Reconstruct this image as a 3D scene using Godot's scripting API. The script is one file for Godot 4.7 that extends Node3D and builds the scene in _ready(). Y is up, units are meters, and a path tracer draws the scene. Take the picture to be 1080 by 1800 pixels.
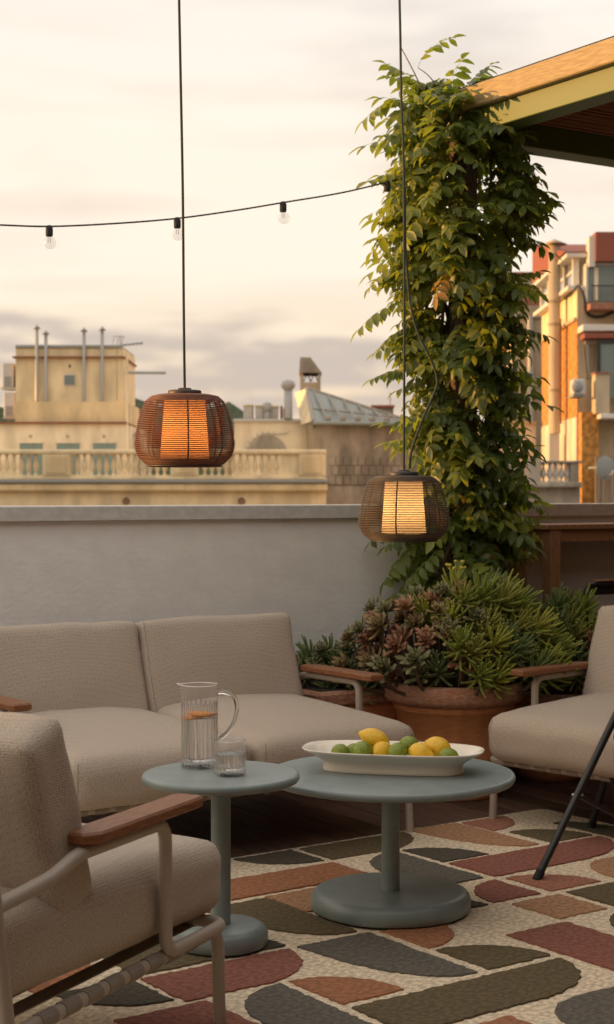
extends Node3D
# A roof terrace at sunset. Terrace frame: u runs along the parapet, v from the parapet towards the viewer.
const F := 2800.0
const EYE := 1.22
const TURN := 0.57596   # 33 degrees, the terrace's turn
var M := {}
var taken := {}
var rng := RandomNumberGenerator.new()

# ---------------------------------------------------------------- naming
func numbered(called: String) -> String:
	var k: int = taken.get(called, 0)
	taken[called] = k + 1
	return called if k == 0 else "%s_%03d" % [called, k]

func tag(o: Node, label: String, category: String, group := "") -> void:
	o.set_meta("label", label)
	o.set_meta("category", category)
	if group != "":
		o.set_meta("group", group)

func thing(called: String, label: String, category: String, where := Vector3.ZERO, turn := 0.0, group := "") -> Node3D:
	var o := Node3D.new()
	o.name = numbered(called)
	add_child(o)
	o.position = where
	o.rotation.y = turn
	tag(o, label, category, group)
	return o

func obj(called: String, m: Mesh, mat: Material, parent: Node = null) -> MeshInstance3D:
	var o := MeshInstance3D.new()
	o.mesh = m
	o.material_override = mat
	if parent == null:
		o.name = numbered(called)
		add_child(o)
	else:
		o.name = called
		parent.add_child(o, true)
	return o

func structure(o: Node) -> Node:
	o.set_meta("kind", "structure")
	return o

# ---------------------------------------------------------------- places
func at(px: float, py: float, d: float) -> Vector3:
	return Vector3((px - 540.0) * d / F, EYE - (py - 868.0) * d / F, -d)

func W(u: float, v: float, y := 0.0) -> Vector3:
	return Vector3(-0.186 + cos(TURN) * u + sin(TURN) * v, y, -(6.66 + sin(TURN) * u - cos(TURN) * v))

# ---------------------------------------------------------------- mesh helpers (front faces run clockwise)
func new_st() -> SurfaceTool:
	var s := SurfaceTool.new()
	s.begin(Mesh.PRIMITIVE_TRIANGLES)
	s.set_smooth_group(0)
	return s

func done(s: SurfaceTool) -> ArrayMesh:
	s.generate_normals()
	s.index()
	return s.commit()

func tri(s: SurfaceTool, a: Vector3, b: Vector3, c: Vector3) -> void:
	s.add_vertex(a); s.add_vertex(b); s.add_vertex(c)

func quad(s: SurfaceTool, a: Vector3, b: Vector3, c: Vector3, d: Vector3) -> void:
	tri(s, a, b, c)
	tri(s, a, c, d)

# convex solid from a list of faces; every face is turned so that it looks away from the middle
func face_out(s: SurfaceTool, pts: Array, mid: Vector3) -> void:
	var c := Vector3.ZERO
	for p in pts:
		c += p
	c /= pts.size()
	var n: Vector3 = (pts[2] - pts[0]).cross(pts[1] - pts[0])   # clockwise normal
	var q := pts.duplicate()
	if n.dot(c - mid) < 0.0:
		q.reverse()
	for i in range(1, q.size() - 1):
		tri(s, q[0], q[i], q[i + 1])

func box(s: SurfaceTool, lo: Vector3, hi: Vector3, bev := 0.0, t := Transform3D.IDENTITY) -> void:
	s.set_smooth_group(-1)
	var c := (lo + hi) * 0.5
	var h := (hi - lo) * 0.5
	var b: float = minf(bev, minf(h.x, minf(h.y, h.z)) * 0.9)
	var mid: Vector3 = t * c
	var ax := [Vector3(1, 0, 0), Vector3(0, 1, 0), Vector3(0, 0, 1)]
	for k in 3:
		var n: Vector3 = ax[k]
		var p: Vector3 = ax[(k + 1) % 3]
		var q: Vector3 = ax[(k + 2) % 3]
		var hn: float = h[k]
		var hp: float = h[(k + 1) % 3]
		var hq: float = h[(k + 2) % 3]
		for sg in [-1.0, 1.0]:
			var o: Vector3 = c + n * hn * sg
			face_out(s, [t * (o + p * (hp - b) + q * (hq - b)), t * (o + p * (hp - b) - q * (hq - b)), t * (o - p * (hp - b) - q * (hq - b)), t * (o - p * (hp - b) + q * (hq - b))], mid)
		if b > 0.0:
			for s1 in [-1.0, 1.0]:
				for s2 in [-1.0, 1.0]:
					var e1: Vector3 = c + p * hp * s1 + q * (hq - b) * s2
					var e2: Vector3 = c + p * (hp - b) * s1 + q * hq * s2
					var l: Vector3 = n * (hn - b)
					face_out(s, [t * (e1 + l), t * (e1 - l), t * (e2 - l), t * (e2 + l)], mid)
	if b > 0.0:
		for x in [-1.0, 1.0]:
			for y in [-1.0, 1.0]:
				for z in [-1.0, 1.0]:
					var g := Vector3(x, y, z)
					face_out(s, [t * (c + Vector3(h.x, h.y - b, h.z - b) * g), t * (c + Vector3(h.x - b, h.y, h.z - b) * g), t * (c + Vector3(h.x - b, h.y - b, h.z) * g)], mid)
	s.set_smooth_group(0)

func box_mesh(lo: Vector3, hi: Vector3, bev := 0.0, t := Transform3D.IDENTITY) -> ArrayMesh:
	var s := new_st()
	box(s, lo, hi, bev, t)
	return done(s)

# a box given by a rectangle of the far facades, its front at distance d, reaching back by deep
func far_box(x0: float, y0: float, x1: float, y1: float, d: float, deep: float, bev := 0.0) -> ArrayMesh:
	var a := at(x0, y1, d)
	var b := at(x1, y0, d)
	return box_mesh(Vector3(a.x, a.y, -d - deep), Vector3(b.x, b.y, -d), bev)

func rounded(pts: Array, rad: float, n := 5) -> PackedVector3Array:
	var out := PackedVector3Array([pts[0]])
	for i in range(1, pts.size() - 1):
		var p: Vector3 = pts[i]
		var d1: Vector3 = pts[i - 1] - p
		var d2: Vector3 = pts[i + 1] - p
		var r: float = minf(rad, minf(d1.length(), d2.length()) * 0.48)
		var a: Vector3 = p + d1.normalized() * r
		var b: Vector3 = p + d2.normalized() * r
		for k in n + 1:
			var t := float(k) / n
			out.append(a.lerp(p, t).lerp(p.lerp(b, t), t))
	out.append(pts[pts.size() - 1])
	return out

func tube(s: SurfaceTool, pts: PackedVector3Array, r: float, n := 8, closed := false, r_end := -1.0, rx := 1.0) -> void:
	var m := pts.size()
	var rings := []
	var up := Vector3.ZERO
	for i in m:
		var f: Vector3
		if closed:
			f = (pts[(i + 1) % m] - pts[(i - 1 + m) % m]).normalized()
		else:
			f = (pts[mini(i + 1, m - 1)] - pts[maxi(i - 1, 0)]).normalized()
		if i == 0:
			up = Vector3.UP if absf(f.y) < 0.9 else Vector3.RIGHT
		up = (up - f * up.dot(f)).normalized()
		var side := f.cross(up)
		var rr: float = r if r_end < 0.0 else lerpf(r, r_end, float(i) / (m - 1))
		var ring := PackedVector3Array()
		for k in n:
			var a := TAU * k / n
			ring.append(pts[i] + side * cos(a) * rr * rx + up * sin(a) * rr)
		rings.append(ring)
	for i in (m if closed else m - 1):
		var A: PackedVector3Array = rings[i]
		var B: PackedVector3Array = rings[(i + 1) % m]
		for k in n:
			var l := (k + 1) % n
			quad(s, A[k], A[l], B[l], B[k])
	if not closed:
		s.set_smooth_group(7)
		var C: PackedVector3Array = rings[0]
		var D: PackedVector3Array = rings[m - 1]
		for k in range(1, n - 1):
			tri(s, C[0], C[k + 1], C[k])
			tri(s, D[0], D[k], D[k + 1])
		s.set_smooth_group(0)

func tube_mesh(pts: PackedVector3Array, r: float, n := 8, closed := false, r_end := -1.0) -> ArrayMesh:
	var s := new_st()
	tube(s, pts, r, n, closed, r_end)
	return done(s)

# profile: Vector2(radius, height) from bottom to top on the outside; sharp corners repeat a point
func lathe(s: SurfaceTool, prof: Array, n := 24, t := Transform3D.IDENTITY, rib := 0.0, ribs := 0, rib_rows := Vector2i(-1, -1)) -> void:
	var g := 1
	s.set_smooth_group(g)
	for i in prof.size() - 1:
		var a: Vector2 = prof[i]
		var b: Vector2 = prof[i + 1]
		if a.distance_to(b) < 1e-7:
			g += 1
			s.set_smooth_group(g)
			continue
		for k in n:
			var t0 := TAU * k / n
			var t1 := TAU * (k + 1) / n
			var ra0 := a.x
			var ra1 := a.x
			var rb0 := b.x
			var rb1 := b.x
			if ribs > 0:
				if i >= rib_rows.x and i <= rib_rows.y:
					ra0 += rib * absf(cos(t0 * ribs * 0.5))
					ra1 += rib * absf(cos(t1 * ribs * 0.5))
				if i + 1 >= rib_rows.x and i + 1 <= rib_rows.y:
					rb0 += rib * absf(cos(t0 * ribs * 0.5))
					rb1 += rib * absf(cos(t1 * ribs * 0.5))
			var p0: Vector3 = t * Vector3(ra0 * cos(t0), a.y, ra0 * sin(t0))
			var p1: Vector3 = t * Vector3(ra1 * cos(t1), a.y, ra1 * sin(t1))
			var q0: Vector3 = t * Vector3(rb0 * cos(t0), b.y, rb0 * sin(t0))
			var q1: Vector3 = t * Vector3(rb1 * cos(t1), b.y, rb1 * sin(t1))
			if a.x < 1e-6:
				tri(s, p0, q1, q0)
			elif b.x < 1e-6:
				tri(s, p0, p1, q0)
			else:
				quad(s, p0, p1, q1, q0)
	s.set_smooth_group(0)

func lathe_mesh(prof: Array, n := 24, t := Transform3D.IDENTITY) -> ArrayMesh:
	var s := new_st()
	lathe(s, prof, n, t)
	return done(s)

# an upright prism over a polygon in x/z
func prism_mesh(poly: PackedVector2Array, y0: float, y1: float, round_top := 0.0) -> ArrayMesh:
	var s := new_st()
	s.set_smooth_group(-1)
	var idx := Geometry2D.triangulate_polygon(poly)
	var c := Vector2.ZERO
	for p in poly:
		c += p
	c /= poly.size()
	var top := PackedVector2Array()
	for p in poly:
		top.append(p + (c - p).normalized() * round_top)
	for i in range(0, idx.size(), 3):
		var a := top[idx[i]]
		var b := top[idx[i + 1]]
		var d := top[idx[i + 2]]
		if (b - a).cross(d - a) > 0.0:
			tri(s, Vector3(a.x, y1, a.y), Vector3(b.x, y1, b.y), Vector3(d.x, y1, d.y))
		else:
			tri(s, Vector3(a.x, y1, a.y), Vector3(d.x, y1, d.y), Vector3(b.x, y1, b.y))
	var ccw := Geometry2D.is_polygon_clockwise(poly)
	for i in poly.size():
		var j := (i + 1) % poly.size()
		var a := Vector3(poly[i].x, y0, poly[i].y)
		var b := Vector3(poly[j].x, y0, poly[j].y)
		var e := Vector3(top[j].x, y1, top[j].y)
		var f := Vector3(top[i].x, y1, top[i].y)
		if ccw:
			quad(s, a, b, e, f)
		else:
			quad(s, a, f, e, b)
	return done(s)

# ---------------------------------------------------------------- textures
func noise(freq: float, oct := 4, kind := FastNoiseLite.TYPE_SIMPLEX_SMOOTH, sd := 3) -> FastNoiseLite:
	var n := FastNoiseLite.new()
	n.noise_type = kind
	n.frequency = freq
	n.fractal_octaves = oct
	n.seed = sd
	return n

func noise_image(size: int, freq: float, oct := 4, kind := FastNoiseLite.TYPE_SIMPLEX_SMOOTH, sd := 3) -> Image:
	return noise(freq, oct, kind, sd).get_seamless_image(size, size)

# grey noise between two tints (sRGB of linear colours)
func tint_tex(img: Image, a: Color, b: Color, lo := 0.25, hi := 0.75) -> ImageTexture:
	var out := Image.create(img.get_width(), img.get_height(), false, Image.FORMAT_RGB8)
	for y in img.get_height():
		for x in img.get_width():
			var t := clampf((img.get_pixel(x, y).r - lo) / (hi - lo), 0.0, 1.0)
			out.set_pixel(x, y, a.lerp(b, t).linear_to_srgb())
	return ImageTexture.create_from_image(out)

func tex(img: Image) -> ImageTexture:
	return ImageTexture.create_from_image(img)

func mat(c: Color, rough := 0.6, spec := 0.5, metal := 0.0) -> StandardMaterial3D:
	var m := StandardMaterial3D.new()
	m.albedo_color = c.linear_to_srgb()
	m.roughness = rough
	m.metallic_specular = spec
	m.metallic = metal
	return m

func textured(a: Color, b: Color, img: Image, scale: Vector3, rough := 0.7, bump := 0.0, bump_img: Image = null, world := false) -> StandardMaterial3D:
	var m := StandardMaterial3D.new()
	m.albedo_texture = tint_tex(img, a, b)
	m.roughness = rough
	m.uv1_triplanar = true
	m.uv1_world_triplanar = world
	m.uv1_scale = scale
	if bump != 0.0:
		m.heightmap_enabled = true
		m.heightmap_scale = bump
		m.heightmap_texture = tex(bump_img if bump_img else img)
	return m

func weave_image(n: int, cells: int) -> Image:
	# plain basket weave of round yarns with a little unevenness
	var img := Image.create(n, n, false, Image.FORMAT_RGB8)
	var nz := noise_image(n, 0.06, 3)
	for y in n:
		for x in n:
			var u := float(x) / n * cells
			var v := float(y) / n * cells
			var iu := int(floor(u))
			var iv := int(floor(v))
			var fu := u - iu - 0.5
			var fv := v - iv - 0.5
			var over := (iu + iv) % 2 == 0
			var h: float
			if over:
				h = sqrt(maxf(0.0, 1.0 - pow(fv * 1.9, 2.0))) * (1.0 - 0.9 * fu * fu)
			else:
				h = sqrt(maxf(0.0, 1.0 - pow(fu * 1.9, 2.0))) * (0.82 - 0.9 * fv * fv)
			h = clampf(h * 0.8 + (nz.get_pixel(x, y).r - 0.5) * 0.5 + 0.05, 0.0, 1.0)
			img.set_pixel(x, y, Color(h, h, h))
	return img

func make_materials() -> void:
	var weave := weave_image(256, 20)
	M.fabric = textured(Color(0.27, 0.22, 0.175), Color(0.56, 0.47, 0.385), weave, Vector3.ONE * 9.6, 0.95, 0.18, weave)
	M.fabric.rim_enabled = true
	M.fabric.rim = 0.25
	M.seam = mat(Color(0.31, 0.26, 0.21), 0.95)
	M.frame = mat(Color(0.40, 0.34, 0.28), 0.42, 0.5)
	var rib := Image.create(16, 16, false, Image.FORMAT_RGB8)
	for y in 16:
		for x in 16:
			var h := 0.5 + 0.5 * sin(TAU * y / 8.0)
			rib.set_pixel(x, y, Color(h, h, h))
	M.strap = textured(Color(0.22, 0.18, 0.145), Color(0.33, 0.28, 0.23), rib, Vector3.ONE * 110.0, 0.9, 0.06, rib)
	var grain := noise_image(256, 0.02, 5)
	M.teak = textured(Color(0.16, 0.058, 0.021), Color(0.28, 0.112, 0.042), grain, Vector3(34, 34, 2.4), 0.55, 0.02)
	M.timber = textured(Color(0.28, 0.205, 0.105), Color(0.41, 0.31, 0.165), grain, Vector3(26, 26, 1.6), 0.7, 0.05)
	M.barwood = textured(Color(0.29, 0.14, 0.065), Color(0.42, 0.215, 0.105), grain, Vector3(20, 2.0, 20), 0.6, 0.03)
	M.deck = []
	for k in 4:
		var f := 0.75 + 0.17 * k
		M.deck.append(textured(Color(0.075, 0.042, 0.029) * f, Color(0.14, 0.082, 0.056) * f, noise_image(128, 0.03, 5, FastNoiseLite.TYPE_SIMPLEX_SMOOTH, 11 + k), Vector3(16, 16, 1.3), 0.62, 0.05))
	M.dark = mat(Color(0.02, 0.018, 0.016), 0.9)
	M.steel_green = mat(Color(0.085, 0.128, 0.032), 0.5)
	var fine := noise_image(256, 0.05, 4)
	var broad := noise_image(256, 0.012, 3)
	M.plaster = textured(Color(0.77, 0.75, 0.72), Color(0.83, 0.81, 0.78), broad, Vector3.ONE * 0.9, 0.9, 0.5, null, true)
	M.plaster.uv1_scale = Vector3.ONE * 2.2
	M.plaster.heightmap_texture = tex(noise_image(512, 0.03, 5))
	M.plaster.heightmap_scale = 0.15
	M.coping = textured(Color(0.50, 0.48, 0.45), Color(0.60, 0.58, 0.55), fine, Vector3.ONE * 2.0, 0.7, 0.1, null, true)
	M.table = textured(Color(0.20, 0.248, 0.248), Color(0.23, 0.278, 0.276), broad, Vector3.ONE * 3.0, 0.36)
	M.house = textured(Color(0.035, 0.024, 0.017), Color(0.07, 0.048, 0.033), grain, Vector3(12, 1.2, 12), 0.8, 0.03)  # kept dark so the added light-blocking house bounces little light
	M.rubber = mat(Color(0.015, 0.015, 0.015), 0.8)
	M.black = mat(Color(0.016, 0.015, 0.015), 0.35)
	M.ceramic = mat(Color(0.80, 0.74, 0.64), 0.22, 0.5)
	M.terracotta = textured(Color(0.60, 0.235, 0.09), Color(0.72, 0.325, 0.14), noise_image(256, 0.015, 5), Vector3(3, 9, 3), 0.85, 0.12, fine)
	M.terracotta_rim = textured(Color(0.40, 0.165, 0.085), Color(0.50, 0.31, 0.21), noise_image(256, 0.03, 5, FastNoiseLite.TYPE_SIMPLEX_SMOOTH, 8), Vector3(4, 8, 4), 0.9, 0.15, fine)
	M.soil = textured(Color(0.02, 0.014, 0.01), Color(0.05, 0.035, 0.025), fine, Vector3.ONE * 6.0, 0.95, 1.0)
	M.lemon = textured(Color(0.72, 0.42, 0.02), Color(0.80, 0.52, 0.035), fine, Vector3.ONE * 8.0, 0.4, 0.10, noise_image(128, 0.12, 2, FastNoiseLite.TYPE_CELLULAR))
	M.lime = textured(Color(0.14, 0.20, 0.018), Color(0.25, 0.30, 0.03), fine, Vector3.ONE * 9.0, 0.35, 0.07, noise_image(128, 0.12, 2, FastNoiseLite.TYPE_CELLULAR))
	M.stem_scar = mat(Color(0.30, 0.22, 0.08), 0.8)
	M.glass = StandardMaterial3D.new()
	M.glass.albedo_color = Color(1, 1, 1, 0.0)
	M.glass.transparency = BaseMaterial3D.TRANSPARENCY_ALPHA
	M.glass.roughness = 0.0
	M.glass.refraction_enabled = true
	M.glass.refraction_scale = 0.05
	M.thin_glass = StandardMaterial3D.new()
	M.thin_glass.albedo_color = Color(1, 1, 1, 0.03)
	M.thin_glass.transparency = BaseMaterial3D.TRANSPARENCY_ALPHA
	M.thin_glass.roughness = 0.0
	M.water = M.glass.duplicate()
	M.water.refraction_scale = 0.033
	M.orange = mat(Color(0.85, 0.36, 0.03), 0.4)
	M.orange.backlight_enabled = true
	M.orange.backlight = Color(0.8, 0.5, 0.1)
	M.rind = mat(Color(0.72, 0.25, 0.015), 0.45)
	M.pane = StandardMaterial3D.new()
	M.pane.albedo_color = Color(0.8, 0.82, 0.8, 0.12)
	M.pane.transparency = BaseMaterial3D.TRANSPARENCY_ALPHA
	M.pane.roughness = 0.03
	# lamps
	M.wire = [mat(Color(0.165, 0.058, 0.026), 0.55), mat(Color(0.060, 0.042, 0.030), 0.55)]
	M.cord = mat(Color(0.035, 0.045, 0.03), 0.8)
	M.lampmetal = [mat(Color(0.05, 0.03, 0.022), 0.5), mat(Color(0.03, 0.026, 0.024), 0.5)]
	M.diffuser = []
	for k in 2:
		var d := mat([Color(0.52, 0.27, 0.075), Color(0.50, 0.36, 0.22)][k], 0.7)
		d.backlight_enabled = true
		d.backlight = Color(1, 1, 1)
		M.diffuser.append(d)
	# rug
	var pile := noise_image(512, 0.12, 3, FastNoiseLite.TYPE_SIMPLEX)
	M.rug = {}
	var rug_colours := {"cream": Color(0.76, 0.63, 0.46), "rust": Color(0.43, 0.185, 0.09), "tan": Color(0.50, 0.275, 0.15), "red": Color(0.32, 0.122, 0.085), "pink": Color(0.43, 0.185, 0.118), "olive": Color(0.15, 0.112, 0.055), "dark": Color(0.098, 0.083, 0.058), "grey": Color(0.155, 0.138, 0.112)}
	var blot := noise_image(256, 0.03, 5, FastNoiseLite.TYPE_SIMPLEX, 21)
	var speck := noise_image(256, 0.22, 2, FastNoiseLite.TYPE_SIMPLEX, 31)
	for y in 256:
		for x in 256:
			var v := blot.get_pixel(x, y).r * 0.62 + speck.get_pixel(x, y).r * 0.38
			blot.set_pixel(x, y, Color(v, v, v))
	for k in rug_colours:
		var c: Color = rug_colours[k]
		var dim := 1.0 if k == "cream" else 0.84
		M.rug[k] = textured(c * 0.66 * dim, c * 1.26 * dim, blot, Vector3(4.2, 4.2, 6.4), 1.0, 0.07, pile, false)
	# foliage
	M.leaf = []
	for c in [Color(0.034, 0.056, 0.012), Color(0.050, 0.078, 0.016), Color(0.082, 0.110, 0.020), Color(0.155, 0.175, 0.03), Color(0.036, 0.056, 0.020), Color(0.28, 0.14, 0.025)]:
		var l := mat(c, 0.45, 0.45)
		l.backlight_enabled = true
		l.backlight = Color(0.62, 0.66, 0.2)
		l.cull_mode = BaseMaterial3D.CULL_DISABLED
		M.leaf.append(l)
	M.bark = textured(Color(0.06, 0.04, 0.027), Color(0.14, 0.10, 0.07), noise_image(128, 0.04, 4), Vector3(12, 3, 12), 0.9, 0.4)
	M.twig = mat(Color(0.13, 0.085, 0.05), 0.85)
	M.rosette = []
	for c in [Color(0.25, 0.115, 0.065), Color(0.33, 0.17, 0.09), Color(0.24, 0.17, 0.075), Color(0.17, 0.165, 0.075)]:
		M.rosette.append(mat(c, 0.5, 0.4))
	M.finger = []
	for c in [Color(0.24, 0.29, 0.06), Color(0.36, 0.38, 0.07), Color(0.19, 0.25, 0.10), Color(0.30, 0.31, 0.075)]:
		var l := mat(c, 0.45, 0.4)
		l.backlight_enabled = true
		l.backlight = Color(0.35, 0.4, 0.1)
		M.finger.append(l)
	M.flower = mat(Color(0.50, 0.42, 0.05), 0.7)
	# far buildings
	var stain := noise_image(256, 0.018, 5, FastNoiseLite.TYPE_SIMPLEX, 5)
	var st := func(c: Color, v := 0.16) -> StandardMaterial3D:
		return textured(c * (1.0 - v), c * (1.0 + v), stain, Vector3(0.22, 0.09, 0.22), 0.9, 0.0, null, true)
	M.ochre = st.call(Color(0.74, 0.60, 0.375), 0.15)
	M.ochre_dark = st.call(Color(0.67, 0.52, 0.30), 0.15)
	M.cream = st.call(Color(0.76, 0.64, 0.45), 0.15)
	M.redline = mat(Color(0.24, 0.10, 0.055), 0.9)
	M.ledge = mat(Color(0.28, 0.29, 0.28), 0.8)
	M.shutter = mat(Color(0.19, 0.26, 0.23), 0.7)
	M.galv = mat(Color(0.36, 0.36, 0.35), 0.45, 0.5, 0.3)
	M.grey_white = mat(Color(0.50, 0.47, 0.42), 0.8)
	M.machine = mat(Color(0.52, 0.50, 0.46), 0.6)
	M.stucco = st.call(Color(0.30, 0.255, 0.195), 0.3)
	M.zinc = mat(Color(0.28, 0.31, 0.29), 0.6)
	M.zinc_rib = mat(Color(0.30, 0.28, 0.24), 0.6)
	M.orange_wall = st.call(Color(0.46, 0.215, 0.05), 0.3)
	M.orange_wall.uv1_scale = Vector3(0.9, 0.9, 0.9)
	M.white_wall = st.call(Color(0.60, 0.52, 0.41), 0.16)
	M.beige = st.call(Color(0.48, 0.385, 0.26), 0.14)
	M.brick = textured(Color(0.30, 0.12, 0.07), Color(0.38, 0.18, 0.11), fine, Vector3.ONE * 0.8, 0.9, 0.0, null, true)
	M.roof_red = mat(Color(0.27, 0.085, 0.055), 0.9)
	M.window_dark = mat(Color(0.16, 0.20, 0.19), 0.15)
	M.frame_white = mat(Color(0.66, 0.62, 0.55), 0.6)
	M.stone = st.call(Color(0.33, 0.285, 0.225), 0.3)
	M.plank = textured(Color(0.24, 0.17, 0.11), Color(0.36, 0.27, 0.19), stain, Vector3(2.5, 0.1, 2.5), 0.9, 0.0, null, true)
	M.dish = mat(Color(0.30, 0.31, 0.29), 0.6)
	M.hill = textured(Color(0.03, 0.045, 0.018), Color(0.07, 0.08, 0.035), fine, Vector3.ONE * 0.02, 1.0, 0.0, null, true)
	M.ground = mat(Color(0.14, 0.12, 0.10), 0.95)

# ---------------------------------------------------------------- sky
func sky_image() -> Image:
	var w := 2048
	var h := 1024
	var data := PackedFloat32Array()
	data.resize(w * h * 3)
	var n1 := noise(1.0, 5, FastNoiseLite.TYPE_SIMPLEX_SMOOTH, 4)
	var n2 := noise(1.0, 4, FastNoiseLite.TYPE_SIMPLEX_SMOOTH, 9)
	var sun_dir := sun_towards()
	for y in h:
		var el := (0.5 - (y + 0.5) / h) * PI
		var se := sin(el)
		var ce := cos(el)
		var eld := rad_to_deg(el)
		for x in w:
			var i := (y * w + x) * 3
			if el <= 0.0:
				data[i] = 0.34; data[i + 1] = 0.27; data[i + 2] = 0.20
				continue
			var az := wrapf((x + 0.5) / w * TAU, -PI, PI)
			var d := Vector3(sin(az) * ce, se, -cos(az) * ce)
			# base: cream low, greyer high, warmer towards the sun
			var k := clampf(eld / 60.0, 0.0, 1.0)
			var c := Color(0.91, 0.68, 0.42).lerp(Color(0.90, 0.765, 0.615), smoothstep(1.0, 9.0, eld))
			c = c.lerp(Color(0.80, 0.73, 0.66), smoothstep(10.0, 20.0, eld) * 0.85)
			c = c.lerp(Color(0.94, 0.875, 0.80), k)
			var toward := d.dot(sun_dir)
			c = c * Color(0.84, 0.87, 0.92).lerp(Color(0.86, 0.85, 0.83), 0.5 + 0.5 * toward)
			var glow := pow(maxf(toward, 0.0), 5.0) * (1.0 - k)
			c = c + Color(1.7, 1.1, 0.5) * glow
			# streaked cloud bank low down
			var p := d * 9.0
			var s1 := n1.get_noise_3d(p.x * 0.55, eld * 0.62, p.z * 0.55)
			var s2 := n2.get_noise_3d(p.x * 1.3, eld * 1.7, p.z * 1.3)
			var edge := 5.6 - sin(az) * 5.5 + s1 * 1.4
			var bank := smoothstep(edge + 0.25, edge - 0.6, eld)
			var cov := bank * clampf(0.92 - (s1 * 0.35 + s2 * 1.5), 0.0, 1.0)
			cov *= smoothstep(1.2, 3.4, eld + s2 * 1.2)
			c = c.lerp(Color(0.40, 0.34, 0.30), cov * 0.92)
			# thin veils above
			var veil := smoothstep(-0.15, 0.55, n1.get_noise_3d(p.x * 0.35 + 7.0, eld * 0.13, p.z * 0.35) + s2 * 0.25)
			c = c.lerp(c * Color(0.74, 0.745, 0.77), veil * smoothstep(5.0, 15.0, eld) * (1.0 - k) * 0.8)
			# long soft streaks across the whole sky
			var s3 := n2.get_noise_3d(p.x * 0.30 - 3.0, eld * 0.42, p.z * 0.30)
			c = c.lerp(c * Color(0.80, 0.76, 0.74), smoothstep(0.0, 0.5, s3) * (1.0 - k) * 0.42)
			data[i] = c.r; data[i + 1] = c.g; data[i + 2] = c.b
	return Image.create_from_data(w, h, false, Image.FORMAT_RGBF, data.to_byte_array())

func sun_towards() -> Vector3:
	return Vector3(-1.0, 0.082, -0.06).normalized()

# ---------------------------------------------------------------- furniture
func cushion_point(p: Vector3, half: Vector3, r: float, puff: Vector3) -> Vector3:
	var inner := p.clamp(-(half - Vector3.ONE * r), half - Vector3.ONE * r)
	var q := inner + (p - inner).normalized() * r
	var nx := q.x / half.x
	var ny := q.y / half.y
	var nz := q.z / half.z
	q.y += maxf(ny, 0.0) * puff.y * (1.0 - nx * nx) * (1.0 - nz * nz)
	q.z += signf(nz) * absf(nz) * puff.z * (1.0 - nx * nx) * (1.0 - ny * ny)
	q.x += signf(nx) * absf(nx) * puff.x * (1.0 - nz * nz) * (1.0 - ny * ny)
	return q

func cushion(called: String, half: Vector3, r: float, puff: Vector3, t: Transform3D, parent: Node3D, sd: int) -> void:
	var s := new_st()
	var n := 18
	var nz := noise(5.0, 2, FastNoiseLite.TYPE_SIMPLEX_SMOOTH, sd)
	var ax := [Vector3(1, 0, 0), Vector3(0, 1, 0), Vector3(0, 0, 1)]
	for k in 3:
		var e: Vector3 = ax[k]
		var p: Vector3 = ax[(k + 1) % 3]
		var q: Vector3 = ax[(k + 2) % 3]
		for sg in [-1.0, 1.0]:
			var g := []
			for i in n + 1:
				var row := PackedVector3Array()
				for j in n + 1:
					var a := sin((2.0 * i / n - 1.0) * PI * 0.5)
					var b := sin((2.0 * j / n - 1.0) * PI * 0.5)
					var v: Vector3 = cushion_point((e * sg + p * a + q * b) * half, half, r, puff)
					v += v.normalized() * (nz.get_noise_3dv(v) * 0.007 + nz.get_noise_3dv(v * 3.1) * 0.0013)
					row.append(t * v)
				g.append(row)
			for i in n:
				for j in n:
					if sg > 0.0:
						quad(s, g[i][j], g[i][j + 1], g[i + 1][j + 1], g[i + 1][j])
					else:
						quad(s, g[i][j], g[i + 1][j], g[i + 1][j + 1], g[i][j + 1])
	var o := obj(called, done(s), M.fabric, parent)
	# the sewn edges of the front panel
	for sg in [-1.0, 1.0]:
		var line := PackedVector3Array()
		for i in 21:
			var y := lerpf(-1.0, 1.0, i / 20.0)
			var v := cushion_point(Vector3(sg * (half.x - r * 0.5), y * half.y, half.z), half, r, puff)
			v += v.normalized() * nz.get_noise_3dv(v) * 0.006
			line.append(t * v)
		var s2 := new_st()
		tube(s2, line, 0.0014, 5)
		obj("seam", done(s2), M.seam, o)

func strap_wrap(s: SurfaceTool, c: Vector3, along: Vector3, w: float, r: float) -> void:
	tube(s, PackedVector3Array([c - along * w * 0.5, c + along * w * 0.5]), r, 12)

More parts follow.
